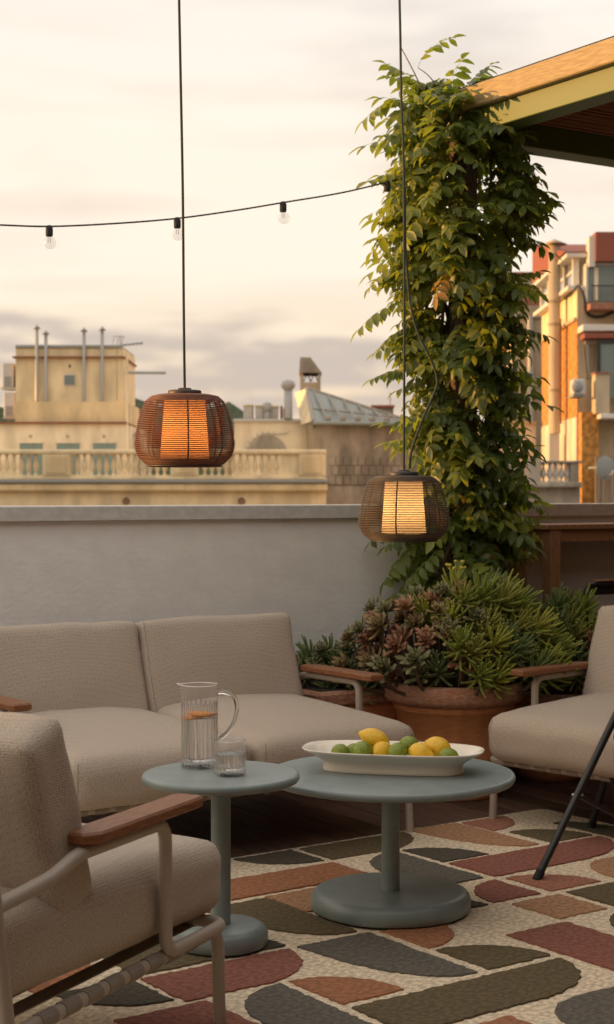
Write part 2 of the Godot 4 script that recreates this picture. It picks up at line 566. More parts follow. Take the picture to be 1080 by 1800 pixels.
func make_seat(root: Node3D, hw: float, places: int, arm_z: float, rear: float) -> void:
	var R := 0.0145
	for sg in [-1.0, 1.0]:
		# arm loop: from the back upright, along the arm, down, forward and round into the front rail
		var pts := rounded([Vector3(sg * hw, 0.47, rear - 0.045), Vector3(sg * hw, 0.485, arm_z - 0.42), Vector3(sg * hw, 0.512, arm_z - 0.34), Vector3(sg * hw, 0.512, arm_z - 0.002), Vector3(sg * hw, 0.230, arm_z), Vector3(sg * hw, 0.230, 0.0), Vector3(sg * (hw - 0.12), 0.230, 0.0)], 0.045, 6)
		obj("arm_tube", tube_mesh(pts, R, 12), M.frame, root)
		# wooden armrest with cut corners
		var wl := 0.038
		var poly := PackedVector2Array([Vector2(-wl, -0.50), Vector2(-wl * 0.35, -0.535), Vector2(wl * 0.9, -0.535), Vector2(wl, -0.52), Vector2(wl, -0.10), Vector2(wl * 0.8, -0.085), Vector2(-wl * 0.8, -0.085), Vector2(-wl, -0.10)])
		if sg > 0.0:
			var fl := PackedVector2Array()
			for p in poly:
				fl.append(Vector2(-p.x, p.y))
			poly = fl
		var arm := obj("armrest", armrest_mesh(poly), M.teak, root)
		arm.position = Vector3(sg * (hw - 0.004), 0.525, arm_z + 0.20)
		# side rail carried by front and rear leg
		obj("leg", tube_mesh(rounded([Vector3(sg * (hw - 0.012), 0.220, -0.12), Vector3(sg * (hw - 0.012), 0.220, -0.015), Vector3(sg * (hw - 0.018), 0.0, 0.005)], 0.06, 7), R, 12), M.frame, root)
		obj("leg", tube_mesh(rounded([Vector3(sg * (hw - 0.012), 0.220, rear + 0.13), Vector3(sg * (hw - 0.012), 0.220, rear + 0.02), Vector3(sg * (hw - 0.018), 0.0, rear - 0.01)], 0.06, 7), R, 12), M.frame, root)
		obj("side_rail", tube_mesh(PackedVector3Array([Vector3(sg * (hw - 0.012), 0.2202, -0.119), Vector3(sg * (hw - 0.012), 0.2202, rear + 0.129)]), R, 12), M.frame, root)
		for k in int((-rear - 0.18) / 0.078):
			var s := new_st()
			strap_wrap(s, Vector3(sg * (hw - 0.012), 0.2202, -0.155 - k * 0.078), Vector3(0, 0, 1), 0.052, R + 0.0022)
			obj("strap", done(s), M.strap, root)
	obj("front_rail", tube_mesh(PackedVector3Array([Vector3(-hw + 0.119, 0.2303, 0), Vector3(hw - 0.119, 0.2303, 0)]), R, 12), M.frame, root)
	obj("rear_rail", tube_mesh(PackedVector3Array([Vector3(-hw + 0.0, 0.249, rear), Vector3(hw, 0.249, rear)]), R, 12), M.frame, root)
	# back frame: an upturned U leaning back
	obj("back_frame", tube_mesh(rounded([Vector3(-hw, 0.235, rear), Vector3(-hw, 0.665, rear - 0.075), Vector3(hw, 0.665, rear - 0.075), Vector3(hw, 0.235, rear)], 0.06, 7), R, 12), M.frame, root)
	# straps: seat ones from front rail to rear rail, back ones from rear rail to the top of the back
	var span := hw * 2.0 - 0.20
	var count := int(round(span / 0.072))
	for k in count + 1:
		var x := -hw + 0.10 + span * k / count
		var s := new_st()
		strap_wrap(s, Vector3(x, 0.2303, 0), Vector3(1, 0, 0), 0.046, R + 0.0022)
		box(s, Vector3(x - 0.023, 0.2158, rear + 0.004), Vector3(x + 0.023, 0.2178, -0.004))
		obj("strap", done(s), M.strap, root)
	var bc := int(round(span / 0.095))
	for k in bc + 1:
		var x := -hw + 0.07 + (hw * 2.0 - 0.14) * k / bc
		var s := new_st()
		strap_wrap(s, Vector3(x, 0.249, rear), Vector3(1, 0, 0), 0.055, R + 0.0022)
		strap_wrap(s, Vector3(x, 0.665, rear - 0.075), Vector3(1, 0, 0), 0.055, R + 0.0022)
		var a := Vector3(x, 0.249, rear + 0.016)
		var b := Vector3(x, 0.665, rear - 0.059)
		var w := Vector3(0.0275, 0, 0)
		s.set_smooth_group(-1)
		quad(s, a - w, b - w, b + w, a + w)
		var off := Vector3(0, 0, -0.002)
		quad(s, a + w + off, b + w + off, b - w + off, a - w + off)
		s.set_smooth_group(0)
		obj("strap", done(s), M.strap, root)
	# cushions
	for k in places:
		var cw := (hw - 0.025) * 2.0 / places
		var cx := -hw + 0.025 + cw * (k + 0.5)
		var t := Transform3D(Basis(Vector3.RIGHT, 0.035).rotated(Vector3.UP, 0.0), Vector3(cx, 0.337, rear * 0.5 + 0.04))
		cushion("seat_cushion", Vector3(cw * 0.5 - 0.002, 0.088, 0.035 - rear * 0.5), 0.058, Vector3(0.006, 0.034, 0.016), t, root, 3 + k)
		var tb := Transform3D(Basis(Vector3.RIGHT, -0.31), Vector3(cx, 0.572 if places == 1 else 0.545, rear + (0.22 if places == 1 else 0.165)))
		cushion("back_cushion", Vector3(cw * 0.5 - 0.003, 0.196, 0.075), 0.030, Vector3(0.004, 0.012, 0.020), tb, root, 13 + k)

func armrest_mesh(poly: PackedVector2Array) -> ArrayMesh:
	# a board with softened top edge and a bevelled underside
	var s := new_st()
	var c := Vector2(0, -0.31)
	var lay := [[0.0, 0.010], [0.006, 0.0], [0.021, 0.0], [0.026, 0.005]]
	var rings := []
	for l in lay:
		var ring := PackedVector3Array()
		for p in poly:
			var q := p
			q.x -= signf(p.x) * minf(l[1], absf(p.x))
			q.y -= signf(p.y - c.y) * l[1]
			ring.append(Vector3(q.x, l[0], q.y))
		rings.append(ring)
	var m := poly.size()
	var mid := Vector3(0, 0.013, c.y)
	s.set_smooth_group(-1)
	for i in 3:
		for k in m:
			var j := (k + 1) % m
			face_out(s, [rings[i][k], rings[i][j], rings[i + 1][j], rings[i + 1][k]], mid)
	face_out(s, Array(rings[0]), mid)
	face_out(s, Array(rings[3]), mid)
	return done(s)

func make_table(called: String, label: String, where: Vector3, top_r: float, top_y: float, base_r: float) -> void:
	var t := thing(called, label, "table", where, 0.3, "round pedestal tables on the rug")
	var h := 0.024
	var prof := [Vector2(0.0, top_y - h), Vector2(top_r - 0.012, top_y - h), Vector2(top_r - 0.004, top_y - h + 0.003), Vector2(top_r, top_y - h + 0.010), Vector2(top_r, top_y - 0.008), Vector2(top_r - 0.0025, top_y - 0.0025), Vector2(top_r - 0.008, top_y), Vector2(top_r - 0.012, top_y), Vector2(0.0, top_y)]
	obj("tabletop", lathe_mesh(prof, 96), M.table, t)
	obj("column", lathe_mesh([Vector2(0.0265, 0.05), Vector2(0.0265, top_y - h + 0.001)], 32), M.table, t)
	var b := [Vector2(0.0, 0.004), Vector2(base_r - 0.004, 0.004), Vector2(base_r, 0.008), Vector2(base_r, 0.030), Vector2(base_r - 0.003, 0.041), Vector2(base_r - 0.010, 0.050), Vector2(base_r - 0.020, 0.0545), Vector2(base_r - 0.030, 0.0555), Vector2(0.0, 0.0555)]
	obj("base", lathe_mesh(b, 80), M.table, t)
	obj("foot_ring", lathe_mesh([Vector2(0.0, 0.0), Vector2(base_r - 0.006, 0.0), Vector2(base_r - 0.006, 0.0042)], 64), M.rubber, t)

# ---------------------------------------------------------------- rug
func rug_patch(rug: Node3D, colour: String, p0: float, p1: float, q0: float, q1: float, corner := "", rx := 1.0, ry := 1.0) -> void:
	# a tufted field; corner names the rounded corner as seen on the plan: a rear-left, b rear-right, c front-right, d front-left
	var g := 0.014
	var lo := Vector2(p0 + g, q0 + g)
	var hi := Vector2(p1 - g, q1 - g)
	var sx := (hi.x - lo.x) * rx
	var sy := (hi.y - lo.y) * ry
	var corners := {"a": [Vector2(lo.x, lo.y), Vector2(1, 1)], "b": [Vector2(hi.x, lo.y), Vector2(-1, 1)], "c": [Vector2(hi.x, hi.y), Vector2(-1, -1)], "d": [Vector2(lo.x, hi.y), Vector2(1, -1)]}
	var raw := PackedVector2Array()
	for k in ["a", "b", "c", "d"]:
		var c: Vector2 = corners[k][0]
		var s: Vector2 = corners[k][1]
		if k == corner:
			var mid := c + Vector2(s.x * sx, s.y * sy)
			var from_vertical: bool = k == "a" or k == "c"
			for i in 13:
				var a := float(i) / 12.0 * PI * 0.5
				var e := Vector2(cos(a), sin(a)) if from_vertical else Vector2(sin(a), cos(a))
				raw.append(mid - Vector2(s.x * sx * e.x, s.y * sy * e.y))
		else:
			raw.append(c)
	for amp in [0.0042, 0.003, 0.0018, 0.0009, 0.0]:
		var out := PackedVector2Array()
		for i in raw.size():
			var a := raw[i]
			var b := raw[(i + 1) % raw.size()]
			if a.distance_to(b) < 0.001:
				continue
			var n := maxi(1, int(a.distance_to(b) / 0.012))
			for k in n:
				out.append(a.lerp(b, float(k) / n) + Vector2(rng.randf_range(-1, 1), rng.randf_range(-1, 1)) * amp)
		if not Geometry2D.triangulate_polygon(out).is_empty():
			obj("pattern_field", prism_mesh(out, 0.006, 0.0125 + rng.randf() * 0.001, 0.002), M.rug[colour], rug)
			return

func make_rug() -> void:
	var o := at(955, 1425, F * EYE / (1425.0 - 868.0))
	o.y = 0.0
	var rug := thing("area_rug", "cream rug with rust, red and olive rounded block pattern under the tables", "rug", o, deg_to_rad(35.8))
	var poly := PackedVector2Array()
	var L := [Vector2(-3.1, -0.005), Vector2(-0.02, -0.005), Vector2(0.0, 0.02), Vector2(0.0, 2.6), Vector2(-3.1, 2.6)]
	for i in L.size():
		var n := maxi(1, int(L[i].distance_to(L[(i + 1) % L.size()]) / 0.03))
		for k in n:
			poly.append(L[i].lerp(L[(i + 1) % L.size()], float(k) / n) + Vector2(rng.randf_range(-1, 1), rng.randf_range(-1, 1)) * 0.003)
	obj("pile", prism_mesh(poly, 0.001, 0.0085, 0.002), M.rug.cream, rug)
	# rear rows
	rug_patch(rug, "dark", -1.45, -1.19, 0.01, 0.230, "d")
	rug_patch(rug, "olive", -1.19, -0.70, 0.01, 0.235, "c", 0.55, 1.0)
	rug_patch(rug, "tan", -0.69, -0.445, 0.0, 0.465, "d", 0.9, 1.0)
	rug_patch(rug, "pink", -0.455, -0.22, 0.01, 0.215, "c", 0.95, 1.0)
	rug_patch(rug, "olive", -0.42, -0.185, 0.23, 0.47, "b")
	rug_patch(rug, "dark", -0.185, 0.0, 0.21, 0.72, "b", 0.9, 0.8)
	rug_patch(rug, "rust", -1.75, -1.185, 0.24, 0.48, "a", 0.2, 0.5)
	rug_patch(rug, "grey", -1.165, -0.92, 0.235, 0.715, "a", 0.95, 0.5)
	rug_patch(rug, "dark", -0.915, -0.69, 0.235, 0.475, "b")
	rug_patch(rug, "red", -0.915, -0.18, 0.47, 0.72, "c", 0.45, 1.0)
	rug_patch(rug, "tan", -1.645, -1.18, 0.48, 0.72)
	rug_patch(rug, "olive", -1.88, -1.62, 0.49, 0.965, "d", 0.9, 0.9)
	rug_patch(rug, "rust", -2.08, -1.90, 0.35, 0.72, "c")
	rug_patch(rug, "pink", -0.90, -0.655, 0.725, 0.96, "b")
	rug_patch(rug, "tan", -0.62, -0.25, 0.725, 0.965, "a", 0.4, 1.0)
	rug_patch(rug, "grey", -0.22, 0.0, 0.75, 1.18, "a", 0.9, 0.6)
	rug_patch(rug, "red", -1.135, -0.915, 0.725, 0.96, "a", 1.0, 0.9)
	rug_patch(rug, "dark", -1.36, -1.135, 0.735, 0.965, "b")
	rug_patch(rug, "tan", -1.61, -1.37, 0.735, 0.965, "c", 0.5, 1.0)
	# middle rows
	rug_patch(rug, "tan", -1.105, -0.88, 0.97, 1.20)
	rug_patch(rug, "olive", -0.875, -0.55, 0.965, 1.20)
	rug_patch(rug, "red", -0.53, -0.2, 0.98, 1.20, "c", 0.6, 1.0)
	rug_patch(rug, "olive", -1.06, -0.62, 1.215, 1.44, "a", 0.45, 1.0)
	rug_patch(rug, "red", -1.345, -1.085, 1.205, 1.68)
	rug_patch(rug, "grey", -1.87, -1.605, 0.965, 1.445, "d", 0.9, 1.0)
	rug_patch(rug, "rust", -1.60, -1.375, 0.98, 1.21, "c", 0.95, 1.0)
	rug_patch(rug, "olive", -1.595, -1.345, 1.20, 1.445, "b")
	rug_patch(rug, "dark", -2.06, -1.86, 0.735, 0.965, "b")
	rug_patch(rug, "olive", -2.345, -2.06, 0.72, 0.965)
	rug_patch(rug, "rust", -2.62, -2.36, 0.72, 0.95, "c", 0.9, 1.0)
	rug_patch(rug, "red", -2.355, -1.875, 0.965, 1.21, "c", 0.5, 1.0)
	rug_patch(rug, "dark", -2.585, -2.345, 0.95, 1.185, "d")
	rug_patch(rug, "rust", -2.065, -1.84, 1.195, 1.445, "b")
	rug_patch(rug, "grey", -2.29, -2.065, 1.20, 1.70, "a", 0.9, 0.45)
	rug_patch(rug, "red", -2.56, -2.28, 1.205, 1.45)
	rug_patch(rug, "olive", -2.85, -2.57, 1.2, 1.44, "b")
	# front rows
	rug_patch(rug, "olive", -2.065, -1.35, 1.45, 1.695, "c", 0.42, 1.0)
	rug_patch(rug, "dark", -2.56, -2.28, 1.46, 1.70, "d")
	rug_patch(rug, "grey", -1.75, -1.36, 1.70, 1.94, "a", 0.45, 1.0)
	rug_patch(rug, "tan", -1.06, -0.65, 1.46, 1.69, "c", 0.5, 1.0)
	rug_patch(rug, "dark", -1.34, -1.1, 1.70, 2.16, "b")
	rug_patch(rug, "rust", -2.05, -1.77, 1.71, 1.94)
	rug_patch(rug, "olive", -2.3, -2.07, 1.72, 2.18, "d")
	rug_patch(rug, "red", -2.05, -1.4, 1.96, 2.2, "c", 0.4, 1.0)

# ---------------------------------------------------------------- lamps
func pendant(called: String, label: String, where: Vector3, kind: int, cord: PackedVector3Array, energy: float, light_colour: Color) -> void:
	var lamp := thing(called, label, "pendant lamp", where, 0.35 if kind == 0 else 0.75, "woven wire pendant lamps")
	var prof := [Vector2(0.082, -0.010), Vector2(0.104, -0.015), Vector2(0.122, -0.030), Vector2(0.135, -0.058), Vector2(0.144, -0.092), Vector2(0.151, -0.128), Vector2(0.155, -0.158), Vector2(0.153, -0.180), Vector2(0.144, -0.200), Vector2(0.128, -0.217), Vector2(0.112, -0.227)]
	var curve := Curve3D.new()
	for p in prof:
		curve.add_point(Vector3(p.x, p.y, 0))
	# canopy cap
	obj("cap", lathe_mesh([Vector2(0.0, -0.012), Vector2(0.050, -0.012), Vector2(0.052, -0.010), Vector2(0.052, 0.002), Vector2(0.049, 0.005), Vector2(0.022, 0.006), Vector2(0.020, 0.012), Vector2(0.0, 0.012)], 40), M.lampmetal[kind], lamp)
	obj("top_plate", lathe_mesh([Vector2(0.0, -0.0165), Vector2(0.083, -0.0165), Vector2(0.085, -0.014), Vector2(0.083, -0.0118), Vector2(0.0, -0.0118)], 48), M.lampmetal[kind], lamp)
	# the horizontal wires: too fine to pick apart singly
	var s := new_st()
	var length := curve.get_baked_length()
	var rings := 46
	for i in rings:
		var p := curve.sample_baked(length * i / (rings - 1.0))
		var pts := PackedVector3Array()
		for k in 44:
			var a := TAU * k / 44.0
			var wob := 1.0 + 0.004 * sin(a * 8.0 + i)
			pts.append(Vector3(p.x * cos(a) * wob, p.y, p.x * sin(a) * wob))
		tube(s, pts, 0.00185, 4, true)
	var cage := obj("wire_cage", done(s), M.wire[kind], lamp)
	cage.set_meta("kind", "stuff")
	for k in 8:
		var a := TAU * k / 8.0 + 0.2
		var pts := PackedVector3Array()
		for i in 18:
			var p := curve.sample_baked(length * i / 17.0)
			pts.append(Vector3((p.x - 0.004) * cos(a), p.y, (p.x - 0.004) * sin(a)))
		obj("rib", tube_mesh(pts, 0.0026, 6), M.lampmetal[kind], lamp)
	var ring := PackedVector3Array()
	for k in 48:
		ring.append(Vector3(0.112 * cos(TAU * k / 48.0), -0.229, 0.112 * sin(TAU * k / 48.0)))
	obj("bottom_ring", tube_mesh(ring, 0.0035, 6, true), M.lampmetal[kind], lamp)
	# paper drum inside, with its bulb
	obj("diffuser", lathe_mesh([Vector2(0.0, -0.205), Vector2(0.074, -0.205), Vector2(0.076, -0.203), Vector2(0.063, -0.022), Vector2(0.0, -0.020)], 40), M.diffuser[kind], lamp)
	var bm := mat(Color(0.9, 0.8, 0.6), 0.5)
	bm.emission_enabled = true
	bm.emission = light_colour
	bm.emission_energy_multiplier = 1.2
	obj("bulb", lathe_mesh([Vector2(0.0, -0.150), Vector2(0.016, -0.145), Vector2(0.026, -0.125), Vector2(0.024, -0.105), Vector2(0.012, -0.080), Vector2(0.012, -0.060), Vector2(0.0, -0.059)], 20), bm, lamp)
	var l := OmniLight3D.new()
	l.name = "lamp_light"
	l.position = Vector3(0, -0.122, 0)
	l.light_color = light_colour
	l.light_energy = energy
	l.light_size = 0.02
	l.omni_range = 8.0
	l.omni_attenuation = 2.0
	l.shadow_enabled = true
	lamp.add_child(l)
	var local := PackedVector3Array()
	for p in cord:
		local.append(lamp.transform.affine_inverse() * p)
	obj("cord", tube_mesh(local, 0.0042, 8), M.cord, lamp)

func curve_through(pts: Array, n: int) -> PackedVector3Array:
	# Catmull-Rom
	var out := PackedVector3Array()
	for i in pts.size() - 1:
		var a: Vector3 = pts[maxi(i - 1, 0)]
		var b: Vector3 = pts[i]
		var c: Vector3 = pts[i + 1]
		var d: Vector3 = pts[mini(i + 2, pts.size() - 1)]
		for k in n:
			out.append(b.cubic_interpolate(c, a, d, float(k) / n))
	out.append(pts[pts.size() - 1])
	return out

# ---------------------------------------------------------------- plants
func leaflet(s: SurfaceTool, base: Vector3, dir: Vector3, up: Vector3, length: float, width: float, curl: float) -> void:
	var side := dir.cross(up).normalized()
	var wd := [0.10, 0.72, 1.0, 0.62, 0.0]
	var ln := [0.0, 0.22, 0.48, 0.78, 1.0]
	var mid := PackedVector3Array()
	var lf := PackedVector3Array()
	var rt := PackedVector3Array()
	for i in 5:
		var t: float = ln[i]
		var w: float = wd[i] * width * 0.5
		var m: Vector3 = base + dir * length * t - up * curl * length * t * t
		mid.append(m)
		lf.append(m - side * w + up * w * 0.35)
		rt.append(m + side * w + up * w * 0.35)
	for i in 4:
		quad(s, lf[i], lf[i + 1], mid[i + 1], mid[i])
		quad(s, mid[i], mid[i + 1], rt[i + 1], rt[i])

func compound_leaf(sd: int, pairs: int, length: float) -> ArrayMesh:
	# a stalk along +z that droops, with leaflets in pairs and one at the tip
	var r := RandomNumberGenerator.new()
	r.seed = sd
	var s := new_st()
	var pts := PackedVector3Array()
	var droop := r.randf_range(0.3, 1.1)
	for i in 8:
		var t := i / 7.0
		pts.append(Vector3(0.012 * sin(t * 3.0 + sd), -droop * length * 0.5 * t * t, length * t * (1.0 - 0.15 * droop * t)))
	tube(s, pts, 0.0013, 3, false, 0.0006)
	for i in pairs:
		var t := 0.20 + 0.74 * i / (pairs - 1.0)
		var k := int(t * 7.0)
		var p := pts[k].lerp(pts[mini(k + 1, 7)], t * 7.0 - k)
		var f := (pts[mini(k + 1, 7)] - pts[maxi(k - 1, 0)]).normalized()
		var up := (Vector3.UP - f * f.y).normalized()
		var size := lerpf(0.068, 0.088, sin(t * PI)) * length / 0.26
		for sg in [-1.0, 1.0]:
			var out: Vector3 = f.cross(up) * sg
			var d: Vector3 = (out * r.randf_range(0.8, 1.0) + f * r.randf_range(0.35, 0.7) - up * r.randf_range(0.15, 0.9)).normalized()
			var u: Vector3 = (up + out * r.randf_range(-0.3, 0.3)).normalized()
			u = (u - d * u.dot(d)).normalized()
			leaflet(s, p, d, u, size * r.randf_range(0.85, 1.12), size * r.randf_range(0.48, 0.60), r.randf_range(0.0, 0.35))
	var fe := (pts[7] - pts[6]).normalized()
	var ue := (Vector3.UP - fe * fe.y).normalized()
	leaflet(s, pts[7], fe, ue, length * 0.32, length * 0.15, 0.2)
	return done(s)

func leaf_pose(p: Vector3, dir: Vector3, roll: float, size: float) -> Transform3D:
	var z := dir.normalized()
	var x := Vector3.UP.cross(z)
	if x.length() < 0.05:
		x = Vector3.RIGHT
	x = x.normalized()
	var b := Basis(x, z.cross(x), z).rotated(z, roll)
	return Transform3D(b.scaled(Vector3.ONE * size), p)

func make_vine() -> void:
	var foot := W(0.873, 0.245)
	var vine := thing("climbing_vine", "green wisteria vine climbing the pergola post in a leafy column", "vine", foot)
	# woody stems winding up the post
	for k in 6:
		var pts := PackedVector3Array()
		var ph := k * 1.1
		var rad := 0.075 + 0.02 * (k % 3)
		for i in 30:
			var t := i / 29.0
			var a := ph + t * (5.0 + k) * (1.0 if k % 2 == 0 else -1.0)
			pts.append(Vector3(cos(a) * rad * (1.2 - 0.2 * sin(t * 9.0 + k)), 0.02 + t * (2.55 + 0.08 * k), sin(a) * rad))
		obj("stem", tube_mesh(pts, 0.017 - 0.001 * k, 7, false, 0.006), M.bark, vine)
	var forms := []
	for k in 9:
		forms.append(compound_leaf(100 + k, 4 + k % 3, 0.24 + 0.02 * (k % 4)))
	var poses := []
	# outline of the column: half width by height
	var hs := [0.80, 0.95, 1.10, 1.30, 1.55, 1.80, 2.05, 2.30, 2.55, 2.75, 2.95, 3.10]
	var ws := [0.10, 0.14, 0.10, 0.12, 0.12, 0.12, 0.15, 0.19, 0.215, 0.19, 0.10, 0.04]
	var r := RandomNumberGenerator.new()
	r.seed = 77
	for k in 1500:
		var t := r.randf()
		var y := lerpf(0.82, 3.02, pow(t, 0.86))
		var i := 0
		while i < hs.size() - 2 and hs[i + 1] < y:
			i += 1
		var w := lerpf(ws[i], ws[i + 1], clampf((y - hs[i]) / (hs[i + 1] - hs[i]), 0.0, 1.0))
		var a := r.randf() * TAU
		# patchy growth
		if sin(y * 13.0 + a * 2.0) + sin(y * 5.3 - a * 3.0) < -0.62 - 0.35 * clampf((y - 1.7) * 2.0, 0.0, 1.0):
			continue
		var d := Vector3(cos(a), 0, sin(a))
		var rad := w * sqrt(r.randf_range(0.10, 1.25))
		var p := d * rad + Vector3(0.0 if y < 1.9 else -0.02, y, 0)
		if p.z < -0.10 and y < 1.15:
			continue
		var out: Vector3 = d + Vector3(r.randf_range(-0.6, 0.6), r.randf_range(-0.55, 0.4), r.randf_range(-0.6, 0.6))
		poses.append([p, out, r.randf_range(-0.5, 0.5), r.randf_range(0.45, 0.86), rad / w])
	# loose sprays: low left, low right, and the shoots that rise past the beam
	var sprays := [[Vector3(-0.16, 1.08, 0.1), Vector3(-1.0, -0.25, 0.2)], [Vector3(-0.20, 1.02, 0.08), Vector3(-0.9, -0.5, 0.3)], [Vector3(-0.10, 1.0, 0.14), Vector3(-0.8, -0.55, 0.5)], [Vector3(-0.24, 1.10, 0.02), Vector3(-1.0, -0.1, 0.1)], [Vector3(-0.05, 0.96, 0.16), Vector3(-0.4, -0.8, 0.5)],
		[Vector3(0.12, 1.16, 0.1), Vector3(1.0, -0.1, 0.3)], [Vector3(0.16, 1.22, 0.05), Vector3(1.0, -0.05, 0.1)], [Vector3(0.14, 1.10, 0.1), Vector3(0.9, -0.4, 0.4)], [Vector3(0.10, 1.34, 0.1), Vector3(1.0, -0.2, 0.3)], [Vector3(0.12, 1.5, 0.08), Vector3(1.0, 0.0, 0.3)], [Vector3(0.13, 1.62, 0.1), Vector3(1.0, 0.1, 0.2)], [Vector3(0.12, 1.45, 0.12), Vector3(1.0, -0.35, 0.4)],
		[Vector3(0.2, 2.3, 0.05), Vector3(1.0, 0.15, 0.2)], [Vector3(0.16, 1.95, 0.05), Vector3(1.0, -0.1, 0.2)],
		[Vector3(-0.24, 2.92, 0.05), Vector3(-1.0, 0.1, 0.2)], [Vector3(-0.22, 2.76, 0.05), Vector3(-1.0, 0.0, 0.2)], [Vector3(-0.20, 3.06, 0.05), Vector3(0.3, 0.8, 0.1)], [Vector3(-0.17, 2.98, 0.05), Vector3(-0.7, 0.5, 0.2)], [Vector3(-0.19, 2.85, 0.05), Vector3(-0.6, 0.6, 0.3)], [Vector3(-0.1, 2.9, 0.1), Vector3(0.2, 0.8, 0.5)],
		[Vector3(-0.22, 1.75, 0.1), Vector3(-1.0, 0.1, 0.1)], [Vector3(-0.2, 1.85, 0.1), Vector3(-1.0, 0.25, 0.1)], [Vector3(-0.14, 1.45, 0.1), Vector3(-1.0, 0.1, 0.2)], [Vector3(-0.14, 1.35, 0.1), Vector3(-1.0, -0.1, 0.2)], [Vector3(-0.12, 1.5, 0.1), Vector3(-0.9, 0.3, 0.2)], [Vector3(-0.25, 2.2, 0.1), Vector3(-1.0, 0.0, 0.2)], [Vector3(-0.26, 2.05, 0.05), Vector3(-1.0, -0.2, 0.1)], [Vector3(-0.22, 1.95, 0.05), Vector3(-1.0, -0.3, 0.1)]]
	for q in sprays:
		poses.append([q[0], q[1], 0.0, 0.8, 2.0])
	poses.sort_custom(func(a, b): return a[4] + a[0].z * 2.0 > b[4] + b[0].z * 2.0)
	var rest := []
	for k in poses.size():
		var e = poses[k]
		var pick := r.randf()
		var mi := 0
		if pick < 0.30: mi = 1
		elif pick < 0.52: mi = 2
		elif pick < 0.62: mi = 3
		elif pick < 0.80: mi = 4
		elif pick < 0.82: mi = 5
		if e[0].x < -0.09 and r.randf() < 0.6:  # left leaves tinted lighter, sunlight put into their colour
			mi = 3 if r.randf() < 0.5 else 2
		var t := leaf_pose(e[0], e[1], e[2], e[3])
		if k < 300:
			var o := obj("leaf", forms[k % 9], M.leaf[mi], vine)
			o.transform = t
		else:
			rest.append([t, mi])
	# the leaves behind them, as one mass per tint
	for mi in 6:
		var mine := rest.filter(func(e): return e[1] == mi)
		if mine.is_empty():
			continue
		var mm := MultiMesh.new()
		mm.transform_format = MultiMesh.TRANSFORM_3D
		mm.mesh = forms[mi]
		mm.instance_count = mine.size()
		for k in mine.size():
			mm.set_instance_transform(k, mine[k][0])
		var o := MultiMeshInstance3D.new()
		o.name = "foliage"
		o.multimesh = mm
		o.material_override = M.leaf[mi]
		o.set_meta("kind", "stuff")
		vine.add_child(o, true)
	# thin shoots that reach out
	for q in sprays:
		var a: Vector3 = q[0]
		obj("twig", tube_mesh(curve_through([Vector3(a.x * 0.25, a.y - 0.18, a.z * 0.4), Vector3(a.x * 0.7, a.y - 0.05, a.z), a], 4), 0.0034, 5, false, 0.0016), M.twig, vine)
	for k in 26:
		var y := r.randf_range(0.9, 2.8)
		var a := r.randf() * TAU
		var d := Vector3(cos(a), 0, sin(a))
		obj("twig", tube_mesh(curve_through([d * 0.06 + Vector3(0, y, 0), d * 0.14 + Vector3(r.randf_range(-0.05, 0.05), y + 0.06, 0), d * 0.24 + Vector3(r.randf_range(-0.06, 0.06), y + r.randf_range(-0.1, 0.14), 0)], 4), 0.0035, 5, false, 0.0015), M.twig, vine)
	var shoot := curve_through([Vector3(-0.02, 2.55, 0.05), Vector3(-0.12, 2.8, 0.06), Vector3(-0.20, 3.0, 0.06), Vector3(-0.28, 3.16, 0.05)], 5)
	obj("twig", tube_mesh(shoot, 0.005, 6, false, 0.002), M.twig, vine)

func rosette_mesh(sd: int) -> ArrayMesh:
	var r := RandomNumberGenerator.new()
	r.seed = sd
	var s := new_st()
	var n := 22
	for k in n:
		var a := k * 2.39996
		var t := k / float(n)
		var lift := lerpf(0.15, 1.25, t)
		var d := Vector3(cos(a) * cos(lift), sin(lift), sin(a) * cos(lift))
		var up := Vector3(-cos(a) * sin(lift), cos(lift), -sin(a) * sin(lift))
		succulent_leaf(s, Vector3(0, 0.012 * t, 0), d, up, lerpf(0.052, 0.022, t) * r.randf_range(0.85, 1.15), lerpf(0.020, 0.011, t), 0.005)
	return done(s)

func succulent_leaf(s: SurfaceTool, base: Vector3, d: Vector3, up: Vector3, length: float, w: float, th: float) -> void:
	var side := d.cross(up).normalized()
	var wd := [0.35, 0.75, 1.0, 0.0]
	var ln := [0.0, 0.4, 0.72, 1.0]
	var rings := []
	for i in 4:
		var m: Vector3 = base + d * length * ln[i] + up * length * 0.22 * ln[i] * ln[i]
		var ww: float = wd[i] * w * 0.5
		var hh: float = wd[i] * th * 0.5
		rings.append([m - side * ww, m + up * hh * 0.3, m + side * ww, m - up * hh])
	for i in 3:
		for k in 4:
			var l := (k + 1) % 4
			quad(s, rings[i][k], rings[i + 1][k], rings[i + 1][l], rings[i][l])

func finger_mesh(sd: int) -> ArrayMesh:
	var r := RandomNumberGenerator.new()
	r.seed = sd
	var s := new_st()
	for k in 26:
		var a := k * 2.39996
		var t := k / 26.0
		var lift := lerpf(-0.25, 1.35, t)
		var d := Vector3(cos(a) * cos(lift), sin(lift), sin(a) * cos(lift))
		var len := r.randf_range(0.06, 0.088) * lerpf(1.0, 0.8, t)
		var b := Vector3(0, -0.045 + 0.055 * t, 0)
		var e := b + d * len + Vector3(0, 0.32 * len, 0)
		tube(s, PackedVector3Array([b, b + d * len * 0.45 + Vector3(0, 0.03 * len, 0), b + d * len * 0.8 + Vector3(0, 0.16 * len, 0), e]), 0.0062, 5, false, 0.0030)
	return done(s)

